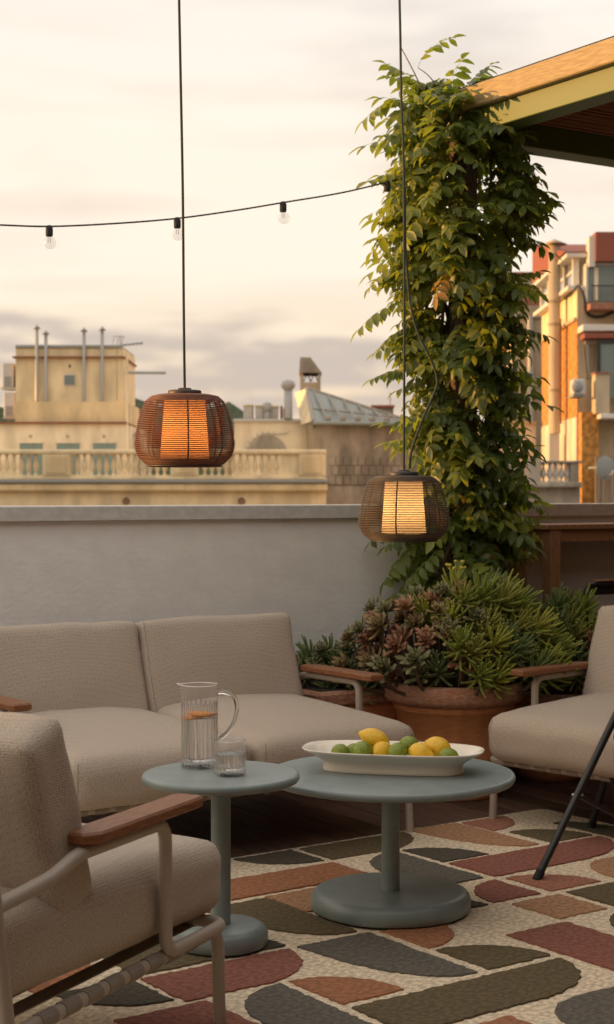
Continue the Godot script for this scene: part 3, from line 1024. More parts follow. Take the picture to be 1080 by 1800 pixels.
func succulent_bush(called: String, label: String, where: Vector3, soil: float, spots: Array) -> void:
	# spots: [x, y, z, kind, size, tint] of every head, kind 0 rosette, 1 fingers
	var bush := thing(called, label, "plant", where + Vector3(0, soil, 0), 0.0, "succulents in the terracotta pots")
	for q in spots:
		var p := Vector3(q[0], q[1], q[2])
		var root := Vector3(p.x * 0.35, -0.02, p.z * 0.35)
		var bend := root.lerp(p, 0.5) + Vector3(p.x * 0.18, -0.02, p.z * 0.15)
		obj("branch", tube_mesh(curve_through([root, bend, p - Vector3(0, 0.01, 0)], 4), 0.009, 6, false, 0.006), M.twig, bush)
		var o: MeshInstance3D
		if q[3] == 0:
			o = obj("rosette", rosettes[int(q[5]) % rosettes.size()], M.rosette[int(q[5]) % 4], bush)
		else:
			o = obj("finger_tuft", fingers[int(q[5]) % fingers.size()], M.finger[int(q[5]) % 4], bush)
		var lean := Vector3(p.x, 0.30, p.z + 0.12).normalized()
		var x := lean.cross(Vector3.FORWARD).normalized()
		var b := Basis(x, lean, x.cross(lean)).rotated(lean, q[0] * 40.0)
		o.transform = Transform3D(b.scaled(Vector3.ONE * q[4]), p)

var rosettes := []
var fingers := []

func dome_spots(n: int, rx: float, ry: float, rz: float, sd: int, red_side: float, low := 0.0) -> Array:
	var r := RandomNumberGenerator.new()
	r.seed = sd
	var out := []
	for k in n:
		var a := k * 2.39996 + r.randf() * 0.3
		var t := (k + 0.5) / n
		var cz := sqrt(1.0 - t * t)
		var f := r.randf_range(0.72, 1.05)
		var p := Vector3(cos(a) * cz * rx * f, low + t * ry * f, sin(a) * cz * rz * f)
		var kind := 0 if p.x < red_side + r.randf_range(-0.14, 0.14) else 1
		if r.randf() < 0.14:
			kind = 1 - kind
		out.append([p.x, p.y, p.z, kind, r.randf_range(1.1, 1.65) if kind == 0 else r.randf_range(0.95, 1.3), r.randi() % 8])
	return out

# ---------------------------------------------------------------- table things
func oval(a: float, b: float, n: int, y: float, ex := 3.0) -> PackedVector3Array:
	var out := PackedVector3Array()
	for k in n:
		var t := TAU * k / n
		var c := cos(t)
		var s := sin(t)
		out.append(Vector3(a * signf(c) * pow(absf(c), 2.0 / ex), y, b * signf(s) * pow(absf(s), 2.0 / ex)))
	return out

func make_platter(where: Vector3, turn: float) -> void:
	var s := new_st()
	var rows := [[0.200, 0.072, 0.002], [0.205, 0.076, 0.0], [0.207, 0.078, 0.002], [0.205, 0.077, 0.010], [0.205, 0.077, 0.024], [0.215, 0.086, 0.034], [0.236, 0.106, 0.048], [0.260, 0.128, 0.060], [0.266, 0.133, 0.0645], [0.2655, 0.1325, 0.067], [0.262, 0.129, 0.067], [0.240, 0.110, 0.054], [0.215, 0.088, 0.036], [0.195, 0.070, 0.022], [0.15, 0.045, 0.0165], [0.002, 0.001, 0.016]]
	var n := 96
	var prev := oval(0.002, 0.001, n, 0.002)
	for row in rows:
		var cur := oval(row[0], row[1], n, row[2], 2.9)
		for k in n:
			var l := (k + 1) % n
			quad(s, prev[k], prev[l], cur[l], cur[k])
		prev = cur
	var o := obj("serving_platter", done(s), M.ceramic)
	tag(o, "long white oval platter holding lemons and limes on the larger table", "platter")
	o.position = where
	o.rotation.y = turn

func fruit_mesh(a: float, b: float, nub: float) -> ArrayMesh:
	# along x: half length a, radius b
	var prof := []
	var n := 22
	for i in n + 1:
		var t := PI * i / n
		var x := -cos(t)
		var rr := sin(t)
		var y := x * a
		if absf(x) > 0.8:
			var e := (absf(x) - 0.8) / 0.2
			y += signf(x) * nub * e * e * (1.0 if x > 0 else 0.6)
			rr *= 1.0 - 0.15 * e
		prof.append(Vector2(maxf(rr, 0.0) * b, y))
	var s := new_st()
	lathe(s, prof, 28, Transform3D(Basis(Vector3(0, 0, 1), -PI * 0.5), Vector3.ZERO))
	return done(s)

func put_fruit(kind: String, label: String, where: Vector3, size: Vector2, turn: Vector3) -> void:
	var t := thing(kind, label, kind, where, 0.0, kind + "s in the platter")
	t.rotation = turn
	var nub := 0.009 if kind == "lemon" else 0.002
	obj("peel", fruit_mesh(size.x, size.y, nub), M[kind], t)
	var end := size.x + nub * 0.92
	obj("stem_scar", lathe_mesh([Vector2(0.0035, 0.0), Vector2(0.0035, 0.0016), Vector2(0.0, 0.0022)], 8, Transform3D(Basis(Vector3(0, 0, 1), -PI * 0.5), Vector3(end, 0, 0))), M.stem_scar, t)

func fluted(rows: Array, n: int, ribs: int, depth: float, spout := false) -> ArrayMesh:
	# rows: radius, height, 1 where the flutes are cut
	var s := new_st()
	var prev := []
	for row in rows:
		var ring := []
		for k in n:
			var a := TAU * k / n
			var r: float = row[0]
			var y: float = row[1]
			r -= depth * (1.0 - absf(cos(a * ribs * 0.5))) * row[2]
			if spout:
				var sp := clampf((y - 0.185) / 0.041, 0.0, 1.0)
				var da := absf(wrapf(a - PI, -PI, PI))
				var pull := exp(-da * da * 9.0) * sp * sp
				r += 0.013 * pull
				y += 0.003 * pull
			ring.append(Vector3(cos(a) * r, y, sin(a) * r))
		if not prev.is_empty():
			for k in n:
				var l := (k + 1) % n
				quad(s, prev[k], prev[l], ring[l], ring[k])
		prev = ring
	return done(s)

func rim_ring(R: float, y: float, r: float, spout: bool) -> ArrayMesh:
	var pts := PackedVector3Array()
	for k in 72:
		var a := TAU * k / 72.0
		var da := absf(wrapf(a - PI, -PI, PI))
		var pull := exp(-da * da * 9.0) if spout else 0.0
		pts.append(Vector3(cos(a) * (R + 0.013 * pull), y + 0.003 * pull, sin(a) * (R + 0.013 * pull)))
	return tube_mesh(pts, r, 8, true)

func make_jug(where: Vector3) -> void:
	var jug := thing("water_jug", "tall fluted clear glass jug of water with orange slices and a handle", "jug", where, 0.0)
	var R := 0.0505
	var H := 0.226
	obj("glass_body", fluted([[R - 0.001, 0.018, 1.0], [R, 0.06, 1.0], [R, 0.12, 1.0], [R, 0.168, 1.0], [R, 0.198, 0.0], [R, 0.212, 0.0], [R, H, 0.0]], 176, 22, 0.0030, true), M.thin_glass, jug)
	obj("glass_lining", fluted([[R - 0.0042, 0.018, 0.0], [R - 0.0042, 0.12, 0.0], [R - 0.0042, 0.198, 0.0], [R - 0.002, H, 0.0]], 72, 22, 0.0, true), M.thin_glass, jug)
	obj("glass_rim", rim_ring(R - 0.001, H, 0.0014, true), M.glass, jug)
	obj("glass_foot", fluted([[0.0, 0.0, 0.0], [R - 0.003, 0.0, 0.0], [R - 0.001, 0.002, 0.6], [R - 0.001, 0.016, 0.9], [R - 0.004, 0.0175, 0.0], [0.0, 0.0165, 0.0]], 132, 22, 0.0035), M.thin_glass, jug)
	for k in 22:
		var a := TAU * (k + 0.5) / 22.0
		var c := Vector3(cos(a), 0, sin(a)) * (R - 0.0022)
		obj("flute", tube_mesh(PackedVector3Array([c + Vector3(0, 0.003, 0), c + Vector3(0, 0.1, 0), c + Vector3(0, 0.166, 0), c * 1.01 + Vector3(0, 0.178, 0)]), 0.0021, 8), M.glass, jug)
	var hp := curve_through([Vector3(R + 0.0002, 0.204, 0), Vector3(R + 0.020, 0.204, 0.0), Vector3(R + 0.044, 0.190, 0), Vector3(R + 0.052, 0.160, 0), Vector3(R + 0.043, 0.122, 0), Vector3(R + 0.024, 0.094, 0), Vector3(R + 0.003, 0.076, 0), Vector3(R + 0.0002, 0.068, 0)], 6)
	var hs := new_st()
	tube(hs, hp, 0.0062, 14)
	obj("handle", done(hs), M.glass, jug)
	var wr := R - 0.0048
	obj("water", fluted([[0.0, 0.019, 0.0], [wr - 0.001, 0.0192, 0.0], [wr, 0.022, 1.0], [wr, 0.08, 1.0], [wr, 0.135, 1.0], [wr - 0.001, 0.1372, 0.0], [0.0, 0.1368, 0.0]], 176, 22, 0.0016), M.water, jug)
	var spots := [[-0.012, 0.140, 0.008, 0.10, 0.2], [0.014, 0.1425, -0.006, -0.12, 0.05], [0.004, 0.1465, 0.010, 0.05, -0.1]]
	for q in spots:
		var t := Transform3D(Basis.from_euler(Vector3(q[3], 0, q[4])), Vector3(q[0], q[1], q[2]))
		var o := obj("orange_slice", lathe_mesh([Vector2(0.0, -0.002), Vector2(0.0275, -0.002), Vector2(0.0275, 0.002), Vector2(0.0, 0.002)], 26), M.orange, jug)
		o.transform = t
		obj("rind", lathe_mesh([Vector2(0.0276, -0.0024), Vector2(0.0306, -0.0022), Vector2(0.0306, 0.0022), Vector2(0.0276, 0.0024), Vector2(0.0276, -0.0024)], 26), M.rind, o)

func make_tumbler(where: Vector3) -> void:
	var g := thing("water_glass", "short fluted tumbler of water in front of the jug", "glass", where, 0.0)
	var R := 0.0415
	obj("glass_body", fluted([[R - 0.001, 0.014, 1.0], [R - 0.001, 0.05, 1.0], [R - 0.0005, 0.062, 0.4], [R, 0.070, 0.0], [R, 0.094, 0.0]], 160, 20, 0.0028), M.thin_glass, g)
	obj("glass_lining", fluted([[R - 0.0038, 0.015, 0.0], [R - 0.0034, 0.06, 0.0], [R - 0.002, 0.094, 0.0]], 64, 20, 0.0), M.thin_glass, g)
	obj("glass_rim", rim_ring(R - 0.001, 0.094, 0.0012, false), M.glass, g)
	obj("glass_foot", fluted([[0.0, 0.0, 0.0], [R - 0.003, 0.0, 0.0], [R - 0.001, 0.002, 0.6], [R - 0.001, 0.012, 0.9], [R - 0.004, 0.0138, 0.0], [0.0, 0.013, 0.0]], 120, 20, 0.0033), M.thin_glass, g)
	for k in 20:
		var a := TAU * (k + 0.5) / 20.0
		var c := Vector3(cos(a), 0, sin(a)) * (R - 0.0022)
		obj("flute", tube_mesh(PackedVector3Array([c + Vector3(0, 0.003, 0), c + Vector3(0, 0.03, 0), c + Vector3(0, 0.056, 0)]), 0.002, 8), M.glass, g)
	var wr := R - 0.0044
	obj("water", fluted([[0.0, 0.0158, 0.0], [wr - 0.001, 0.016, 0.0], [wr, 0.019, 1.0], [wr, 0.056, 1.0], [wr - 0.0002, 0.0606, 0.0], [0.0, 0.0602, 0.0]], 160, 20, 0.0014), M.water, g)

# ---------------------------------------------------------------- far buildings
func baluster_profile(k: float, h: float) -> Array:
	var p := []
	for q in [[0.55, 0.0], [0.55, 0.06], [0.34, 0.09], [0.30, 0.14], [0.75, 0.32], [0.85, 0.42], [0.62, 0.58], [0.34, 0.76], [0.30, 0.86], [0.52, 0.91], [0.55, 0.95], [0.55, 1.0]]:
		p.append(Vector2(q[0] * k, q[1] * h))
	return p

func flue(parent: Node, x: float, y_top: float, y_foot: float, d: float, r: float, mat_: Material, cone := true) -> void:
	var a := at(x, y_foot, d)
	var b := at(x, y_top, d)
	var h := b.y - a.y
	var o := obj("flue_pipe", lathe_mesh([Vector2(r, 0.0), Vector2(r, h - 0.12), Vector2(r * 0.8, h - 0.11), Vector2(0.0, h - 0.1)], 10), mat_, parent)
	o.position = a
	if cone:
		obj("cowl", lathe_mesh([Vector2(0.0, h - 0.07), Vector2(r * 2.2, h - 0.09), Vector2(0.0, h + 0.06)], 10), mat_, o)
		obj("cowl_post", lathe_mesh([Vector2(r * 0.25, h - 0.11), Vector2(r * 0.25, h - 0.05)], 6), mat_, o)
	else:
		obj("cowl", lathe_mesh([Vector2(0.0, h - 0.34), Vector2(r * 1.3, h - 0.30), Vector2(r * 1.7, h - 0.18), Vector2(r * 1.4, h - 0.04), Vector2(0.0, h + 0.02)], 10), mat_, o)

func make_left_building() -> void:
	var D := 45.0
	var b := thing("balustraded_building", "long ochre building with a stone balustrade along its roof edge", "building")
	obj("wall", far_box(-420, 864, 574, 2300, D, 12.0), M.ochre, b)
	obj("cornice", far_box(-422, 849, 576, 863.9, D - 0.28, 0.8, 0.05), M.ochre_dark, b)
	obj("cornice", far_box(-422, 857, 575.5, 863.8, D - 0.16, 0.2, 0.03), M.ochre, b)
	obj("ledge", far_box(-424, 843, 578, 848.9, D - 0.36, 1.0, 0.02), M.ledge, b)
	obj("roof_terrace", far_box(-420, 840, 574, 848, D + 0.66, 10.0), M.cream, b)
	obj("plinth_rail", far_box(-420, 835.5, 572, 842.9, D - 0.10, 0.42, 0.02), M.ochre, b)
	obj("coping_rail", far_box(-420, 790, 574, 798, D - 0.16, 0.5, 0.03), M.ochre, b)
	for p in [[-260, -212], [-110, -62], [75, 123], [300, 348], [526, 573]]:
		var pier := obj("pier", far_box(p[0], 798.1, p[1], 835.4, D - 0.13, 0.44), M.ochre, b)
		obj("panel", far_box(p[0] + 6, 802, p[1] - 6, 832, D - 0.16, 0.05, 0.01), M.ochre_dark, pier)
	obj("panel", far_box(494, 798.1, 525.9, 835.4, D - 0.02, 0.28), M.ochre, b)
	var base := at(0, 835.5, D + 0.1)
	var h := at(0, 798, D + 0.1).y - base.y
	var proto := lathe_mesh(baluster_profile(0.10, h), 10)
	for run in [[-58, 70], [130, 296], [354, 492]]:
		var n := int(round((run[1] - run[0]) / 12.7))
		for k in n:
			var o := obj("baluster", proto, M.ochre, b)
			o.position = at(run[0] + (k + 0.5) * (run[1] - run[0]) / n, 835.5, D + 0.1)
	for x in [222, 425]:
		var c := at(x, 881, D)
		var s := new_st()
		var ring := PackedVector3Array()
		for k in 20:
			ring.append(Vector3(cos(TAU * k / 20.0) * 0.085, sin(TAU * k / 20.0) * 0.085, 0))
		tube(s, ring, 0.018, 5, true)
		tube(s, PackedVector3Array([Vector3(-0.08, 0, 0), Vector3(0.08, 0, 0)]), 0.012, 4)
		tube(s, PackedVector3Array([Vector3(0, -0.08, 0), Vector3(0, 0.08, 0)]), 0.012, 4)
		var v := obj("vent_grille", done(s), M.redline, b)
		v.position = c + Vector3(0, 0, 0.02)
	# the rooftop house behind the balustrade
	var E := 49.0
	var r := thing("rooftop_house", "ochre block with four metal flues standing behind the balustrade", "building")
	obj("wall", far_box(-160, 745, 222, 850, E, 7.0), M.cream, r)
	obj("coping", far_box(-162, 741.5, 223, 744.9, E - 0.12, 1.2), M.redline, r)
	obj("upper_wall", far_box(27, 706, 221, 741.4, E + 0.05, 4.0), M.ochre_dark, r)
	obj("upper_wall", far_box(28, 612, 217, 705.9, E + 0.35, 3.4), M.ochre, r)
	obj("string_course", far_box(22, 626, 219, 629, E + 0.20, 3.6), M.redline, r)
	obj("coping", far_box(26, 606, 214, 611.9, E + 0.28, 3.5, 0.03), M.ledge, r)
	obj("corner_pipe", far_box(221.4, 629, 225, 850, E - 0.05, 0.1), M.cream, r)
	for x in [35, 100, 164]:
		var w := obj("door", far_box(x, 779, x + 40, 850, E - 0.03, 0.06), M.shutter, r)
		obj("frame", far_box(x - 1.5, 776.5, x + 41.5, 778.9, E - 0.05, 0.1), M.cream, w)
		obj("slat", far_box(x + 19, 779.5, x + 21, 849, E - 0.05, 0.05), M.ledge, w)
		var v := obj("vent_grille", lathe_mesh([Vector2(0.0, 0.0), Vector2(0.055, 0.0), Vector2(0.05, 0.03), Vector2(0.0, 0.03)], 12, Transform3D(Basis(Vector3.RIGHT, PI * 0.5), Vector3.ZERO)), M.beige, r)
		v.position = at(x + 19, 767, E)
	var win := obj("window", far_box(112, 658, 133, 678, E + 0.33, 0.05), M.frame_white, r)
	obj("pane", far_box(113.5, 659.5, 131.5, 676.5, E + 0.31, 0.03), M.window_dark, win)
	obj("vent", far_box(121.5, 641, 124.5, 646, E + 0.33, 0.05), M.dark, r)
	for p in [[65, 573], [81, 583], [148, 578], [180, 576]]:
		flue(r, p[0], p[1], 705.5, E + 0.24, 0.055, M.galv)
	obj("cable", tube_mesh(PackedVector3Array([at(206, 610, E + 0.2), at(206, 704, E + 0.2)]), 0.012, 5), M.ledge, r)
	var ant := thing("roof_antenna", "thin television antenna on the roof above the four flues", "antenna")
	obj("mast", tube_mesh(PackedVector3Array([at(212, 612, E + 0.5), at(212, 590, E + 0.5)]), 0.018, 6), M.ledge, ant)
	obj("boom", tube_mesh(PackedVector3Array([at(208, 607.5, E + 0.5), at(252, 603, E + 0.5)]), 0.03, 6), M.ledge, ant)
	for k in 6:
		obj("rod", tube_mesh(PackedVector3Array([at(214 + k * 7, 604.5 - k * 0.7, E + 0.5), at(214 + k * 7, 609.5 - k * 0.7, E + 0.5)]), 0.012, 4), M.ledge, ant)
	for k in 3:
		obj("rod", tube_mesh(PackedVector3Array([at(197 + k * 8, 611, E + 0.6), at(201 + k * 8, 591, E + 0.6)]), 0.010, 4), M.ledge, ant)
	obj("rod", tube_mesh(PackedVector3Array([at(201, 591, E + 0.6), at(219, 592, E + 0.6)]), 0.010, 4), M.ledge, ant)
	var pole := obj("boom_pole", tube_mesh(PackedVector3Array([at(221, 655, E + 0.6), at(292, 655.5, E + 0.6)]), 0.05, 6), M.galv)
	tag(pole, "grey pole reaching out sideways from the ochre rooftop house", "pole")
	var labels := ["upper air conditioner of the two on the left wall of the ochre rooftop house", "lower air conditioner of the two on the left wall of the ochre rooftop house"]
	for k in 2:
		var y := 638.0 + 52.0 * k
		var ac := thing("air_conditioner", labels[k], "air conditioner", Vector3.ZERO, 0.0, "air conditioners beside the rooftop house")
		obj("casing", far_box(4 + 3 * k, y, 24 + 3 * k, y + 43, E + 0.5, 0.9, 0.02), M.machine, ac)
		obj("bracket", far_box(2 + 3 * k, y + 43.1, 29, y + 46, E + 0.45, 0.8), M.grey_white, ac)
		obj("bracket", far_box(22, y + 18, 27.9, y + 43, E + 0.9, 0.1), M.dark, ac)
		obj("grille", far_box(8 + 3 * k, y + 24, 20 + 3 * k, y + 40, E + 0.48, 0.02), M.ledge, ac)
	# fence between the buildings
	var fence := thing("roof_fence", "grey slatted fence beside the ochre rooftop house", "fence")
	for k in 7:
		obj("slat", far_box(224 + k * 6.5, 760, 228 + k * 6.5, 842, 51.0, 0.05), M.ledge, fence)
	obj("rail", far_box(222, 764, 272, 767, 51.06, 0.05), M.ledge, fence)

func make_centre_buildings() -> void:
	var D := 52.0
	var b := thing("chimney_house", "cream house with roof chimneys and an arched window beside the tower", "building")
	obj("wall", far_box(412, 742, 540, 1400, D, 6.0), M.cream, b)
	obj("wall", far_box(400, 765, 411.9, 1400, D + 1.0, 5.0), M.beige, b)
	obj("parapet", far_box(410, 736, 532, 741.9, D - 0.12, 6.2, 0.03), M.grey_white, b)
	for p in [[428, 713, 444], [449, 714, 463], [474, 715, 489]]:
		var c := obj("chimney", far_box(p[0], p[1], p[2], 735.9, D + 0.3, 1.0, 0.02), M.grey_white, b)
		obj("cap", far_box(p[0] - 1, p[1] - 2.5, p[2] + 1, p[1] - 0.1, D + 0.26, 1.1), M.cream, c)
	flue(b, 470, 707, 735.9, D + 0.2, 0.10, M.galv, false)
	for p in [[493, 713, 497], [498, 717, 502]]:
		obj("chimney_pot", far_box(p[0], p[1], p[2], 735.9, D + 0.5, 0.2, 0.02), M.roof_red, b)
	flue(b, 507, 668, 735.9, D - 0.1, 0.14, M.galv, false)
	# arched window with its spiked guard
	var s := new_st()
	var arch := PackedVector2Array()
	var c := at(472, 800, D)
	var rr := 0.62
	for k in 13:
		var a := PI * k / 12.0
		arch.append(Vector2(-cos(a) * rr, sin(a) * rr * 1.05))
	s.set_smooth_group(-1)
	for k in 12:
		face_out(s, [Vector3(arch[k].x, arch[k].y, 0.03), Vector3(arch[k + 1].x, arch[k + 1].y, 0.03), Vector3(0, 0, 0.03)], Vector3.ZERO)
	var win := obj("window", done(s), M.stone, b)
	win.position = c
	var g := PackedVector3Array()
	for k in 13:
		var a := PI * k / 12.0
		if a < 2.0:
			g.append(Vector3(-cos(a) * rr * 1.08, sin(a) * rr * 1.12, 0.06))
	g.append(Vector3(0.62, 0.70, 0.06))
	var guard := obj("guard_rail", tube_mesh(g, 0.014, 5), M.ledge, b)
	guard.position = c
	for k in g.size():
		var sp := obj("spike", tube_mesh(PackedVector3Array([g[k], g[k] + Vector3(g[k].x * 0.12, 0.10, 0.0)]), 0.009, 4), M.ledge, b)
		sp.position = c
	# tower
	var t := thing("roof_tower", "small stair tower with sloping roof and lattice opening above the grey roof", "tower")
	var E := 54.0
	obj("wall", far_box(528, 672, 564, 760, E, 1.6), M.beige, t)
	obj("wall", far_box(528, 655, 533.5, 671.9, E, 1.6), M.beige, t)
	obj("wall", far_box(559.5, 655, 564, 671.9, E, 1.6), M.beige, t)
	var wq := new_st()
	var A := [at(526, 654.9, E - 0.1), at(566, 654.9, E - 0.1), at(546, 628, E - 0.1), at(528, 628, E - 0.1)]
	var mid: Vector3 = (A[0] + A[2]) * 0.5 + Vector3(0, 0, -0.9)
	var back := Vector3(0, 0, -1.8)
	wq.set_smooth_group(-1)
	face_out(wq, A, mid)
	face_out(wq, [A[0] + back, A[1] + back, A[2] + back, A[3] + back], mid)
	for k in 4:
		face_out(wq, [A[k], A[(k + 1) % 4], A[(k + 1) % 4] + back, A[k] + back], mid)
	obj("roof", done(wq), M.stone, t)
	for k in 4:
		var x0 := 534.0 + k * 6.4
		obj("lattice_bar", tube_mesh(PackedVector3Array([at(x0, 671 if k % 2 == 0 else 656, E + 0.2), at(x0 + 6.0, 656 if k % 2 == 0 else 671, E + 0.2)]), 0.018, 4), M.black, t)
	# grey hipped roof on stained walls
	var G := 50.0
	var h := thing("hip_roof_house", "stained grey wall under a ribbed zinc hip roof", "building")
	obj("wall", far_box(556, 742, 900, 1500, G, 8.0), M.stucco, h)
	obj("wall", far_box(541, 747, 555.9, 1500, G + 0.4, 4.0), M.beige, h)
	obj("plinth", far_box(556, 855, 900, 1500, G - 0.15, 0.2), M.stone, h)
	for row in 3:
		for k in 13:
			var x0 := 578.0 + k * 13.0 + (6.0 if row % 2 == 1 else 0.0)
			obj("block", far_box(x0, 802.0 + row * 17.0, x0 + 12.2, 818.2 + row * 17.0, G - 0.035 - 0.02 * rng.randf(), 0.05, 0.012), M.stucco, h)
	var apex := at(540, 683, G + 2.5)
	var far_end := at(712, 738, G + 2.8)
	var e0 := at(551, 740, G - 0.3)
	var e1 := at(905, 745, G - 0.3)
	var e2 := at(519, 691, G + 3.6)
	var e3 := at(530, 746, G + 1.4)
	var zs := new_st()
	zs.set_smooth_group(-1)
	var low := Vector3(0, -0.25, -1.5)
	var zmid: Vector3 = (apex + far_end + e0 + e1) * 0.25 + low * 2.0
	face_out(zs, [apex, far_end, e1, e0], zmid)
	face_out(zs, [apex, e0, e0 + Vector3(0, -0.12, 0), e0 + low, apex + low], zmid)
	face_out(zs, [e0, e1, e1 + Vector3(0, -0.12, 0), e0 + Vector3(0, -0.12, 0)], zmid)
	obj("roof", done(zs), M.zinc, h)
	var hs := new_st()
	hs.set_smooth_group(-1)
	face_out(hs, [apex + Vector3(-0.02, 0.01, 0), e0 + Vector3(-0.02, 0, 0), e3, e2], zmid)
	obj("roof_side", done(hs), M.cream, h)
	obj("ridge", tube_mesh(PackedVector3Array([apex, far_end]), 0.07, 6), M.zinc_rib, h)
	obj("hip", tube_mesh(PackedVector3Array([apex, e0]), 0.06, 6), M.zinc_rib, h)
	obj("gutter", tube_mesh(PackedVector3Array([e0 + Vector3(0, -0.05, 0.06), e1 + Vector3(0, -0.05, 0.06)]), 0.07, 6), M.zinc, h)
	for k in 6:
		var t0 := (k + 0.4) / 6.5
		var top := apex.lerp(far_end, t0)
		var foot := e0.lerp(at(712, 743, G - 0.3), (k + 1.0) / 6.2)
		obj("roof_rib", tube_mesh(PackedVector3Array([top, foot]), 0.035, 5), M.zinc_rib, h)
		var clip := obj("snow_clip", lathe_mesh([Vector2(0.0, 0.0), Vector2(0.09, 0.0), Vector2(0.09, 0.14), Vector2(0.0, 0.16)], 8), M.zinc_rib, h)
		clip.position = foot + Vector3(0, 0.02, 0)
	obj("cross_rib", tube_mesh(PackedVector3Array([apex.lerp(e0, 0.62), far_end.lerp(e1, 0.25)]), 0.03, 5), M.zinc_rib, h)
	var v := thing("distant_roof_house", "low far house with a thin antenna behind the grey roof", "house")
	obj("wall", far_box(655, 716, 692, 760, 70.0, 4.0), M.stone, v)
	obj("roof", far_box(653, 712, 694, 715.9, 69.8, 4.4), M.roof_red, v)
	obj("antenna", tube_mesh(PackedVector3Array([at(686, 712, 70.5), at(686, 690, 70.5)]), 0.03, 5), M.ledge, v)

func make_right_buildings() -> void:
	# the block behind, sunlit on its left side
	var b := thing("brick_banded_building", "beige building with a brick band near its top behind the vine", "building")
	var E := 49.0
	obj("wall", far_box(900, 537, 1010, 1500, E, 6.0), M.beige, b)
	obj("brick_band", far_box(900, 502, 1010, 536.9, E + 0.05, 5.9), M.brick, b)
	obj("upper_wall", far_box(898, 484, 1010, 501.9, E - 0.05, 6.0), M.beige, b)
	obj("roof", far_box(896, 478, 1012, 483.9, E - 0.2, 6.4), M.roof_red, b)
	obj("string_course", far_box(899, 556, 1010, 559, E - 0.06, 0.1), M.ledge, b)
	obj("drain_pipe", tube_mesh(PackedVector3Array([at(932, 556, E - 0.14), at(934, 742, E - 0.14)]), 0.09, 8), M.grey_white, b)
	obj("lower_wall", far_box(830, 744, 942, 815, E - 3.0, 2.0), M.white_wall, b)
	obj("roof_slab", far_box(828, 741, 944, 743.9, E - 3.1, 2.2), M.beige, b)
	obj("painted_sunlit_face", far_box(870, 600, 899.5, 744, E + 1.5, 1.0), M.orange_wall, b)  # stands for the left face, its sunlit tone put into the colour
	# the orange corner building: its flank runs away from us at x = 6.78
	var o := thing("orange_building", "orange and beige corner building with enclosed balconies and red tiled top", "building")
	var X := 6.78
	var yat := func(py: float, d: float) -> float: return EYE - (py - 868.0) * d / F
	var flank := func(called: String, d0: float, d1: float, y0: float, y1: float, m: Material, out: float, par: Node) -> MeshInstance3D:
		return obj(called, box_mesh(Vector3(X - out, y0, -d1), Vector3(X + 0.3, y1, -d0)), m, par)
	flank.call("flank_wall", 40.02, 46.0, 3.15, 5.6, M.orange_wall, 0.0, o)
	flank.call("flank_wall", 40.02, 46.0, -8.0, 3.149, M.white_wall, 0.02, o)
	flank.call("flank_wall", 40.02, 46.0, 5.601, 6.35, M.ochre, 0.0, o)
	flank.call("string_course", 40.05, 46.0, 5.58, 5.66, M.beige, 0.06, o)
	flank.call("sill", 40.05, 46.2, 6.36, 6.46, M.frame_white, 0.22, o)
	obj("wall", box_mesh(Vector3(X + 0.02, -8.0, -40.6), Vector3(12.0, 6.35, -40.0)), M.beige, o)
	obj("wall", box_mesh(Vector3(11.0, -8.0, -46.0), Vector3(12.0, 6.35, -40.61)), M.beige, o)
	obj("roof_deck", box_mesh(Vector3(X + 0.31, 6.0, -46.0), Vector3(11.0, 6.3, -40.62)), M.beige, o)
	obj("lower_pier", box_mesh(Vector3(X + 0.04, -8.0, -40.0), Vector3(X + 0.46, 3.25, -39.55)), M.orange_wall, o)
	# glazed top floor
	for k in 5:
		var d := 40.3 + k * 1.38
		obj("glazing_post", box_mesh(Vector3(X - 0.05, 6.46, -d - 0.16), Vector3(X + 0.1, 7.175, -d)), M.frame_white, o)
		if k < 4:
			var w := obj("window", box_mesh(Vector3(X + 0.0, 6.47, -d - 1.37), Vector3(X + 0.03, 7.17, -d - 0.17)), M.pane, o)
			obj("mullion", box_mesh(Vector3(X - 0.03, 6.85, -d - 1.37), Vector3(X + 0.06, 6.91, -d - 0.17)), M.frame_white, w)
	obj("roof_edge", box_mesh(Vector3(X - 0.25, 7.18, -46.4), Vector3(9.0, 7.28, -40.05)), M.frame_white, o)
	var rs := new_st()
	rs.set_smooth_group(-1)
	var r0 := Vector3(X - 0.2, 8.5, -46.5)
	var r1 := Vector3(X - 0.3, 7.3, -40.02)
	var r2 := Vector3(9.5, 7.3, -40.02)
	var r3 := Vector3(9.5, 8.5, -46.5)
	var rm := Vector3(9.0, 7.0, -43.0)
	face_out(rs, [r0, r1, r2, r3], rm)
	face_out(rs, [r0, r1, Vector3(X - 0.2, 7.3, -46.5)], rm)
	face_out(rs, [r0, r3, Vector3(9.5, 7.3, -46.5), Vector3(X - 0.2, 7.3, -46.5)], rm)
	obj("roof", done(rs), M.roof_red, o)
	obj("party_wall", box_mesh(Vector3(7.05, 6.9, -40.2), Vector3(7.2, 7.66, -39.8)), M.frame_white, o)
	obj("upper_roof", box_mesh(Vector3(7.2, 7.02, -40.4), Vector3(12.0, 7.75, -39.7)), M.roof_red, o)
	obj("upper_wall", box_mesh(Vector3(7.0, 6.36, -40.5), Vector3(12.0, 7.0, -40.05)), M.frame_white, o)
	# upper balcony window and its railing
	var uw := obj("window", far_box(1034, 466, 1200, 530, 39.97, 0.05), M.window_dark, o)
	obj("frame", far_box(1031, 462, 1200, 465.9, 39.94, 0.1), M.frame_white, uw)
	obj("frame", far_box(1030, 466, 1033.9, 530, 39.94, 0.1), M.frame_white, uw)
	obj("curtain", far_box(1045, 470, 1052, 528, 39.95, 0.015), M.cream, uw)
	obj("balcony_slab", far_box(1038, 533, 1200, 543, 39.2, 0.8), M.brick, o)
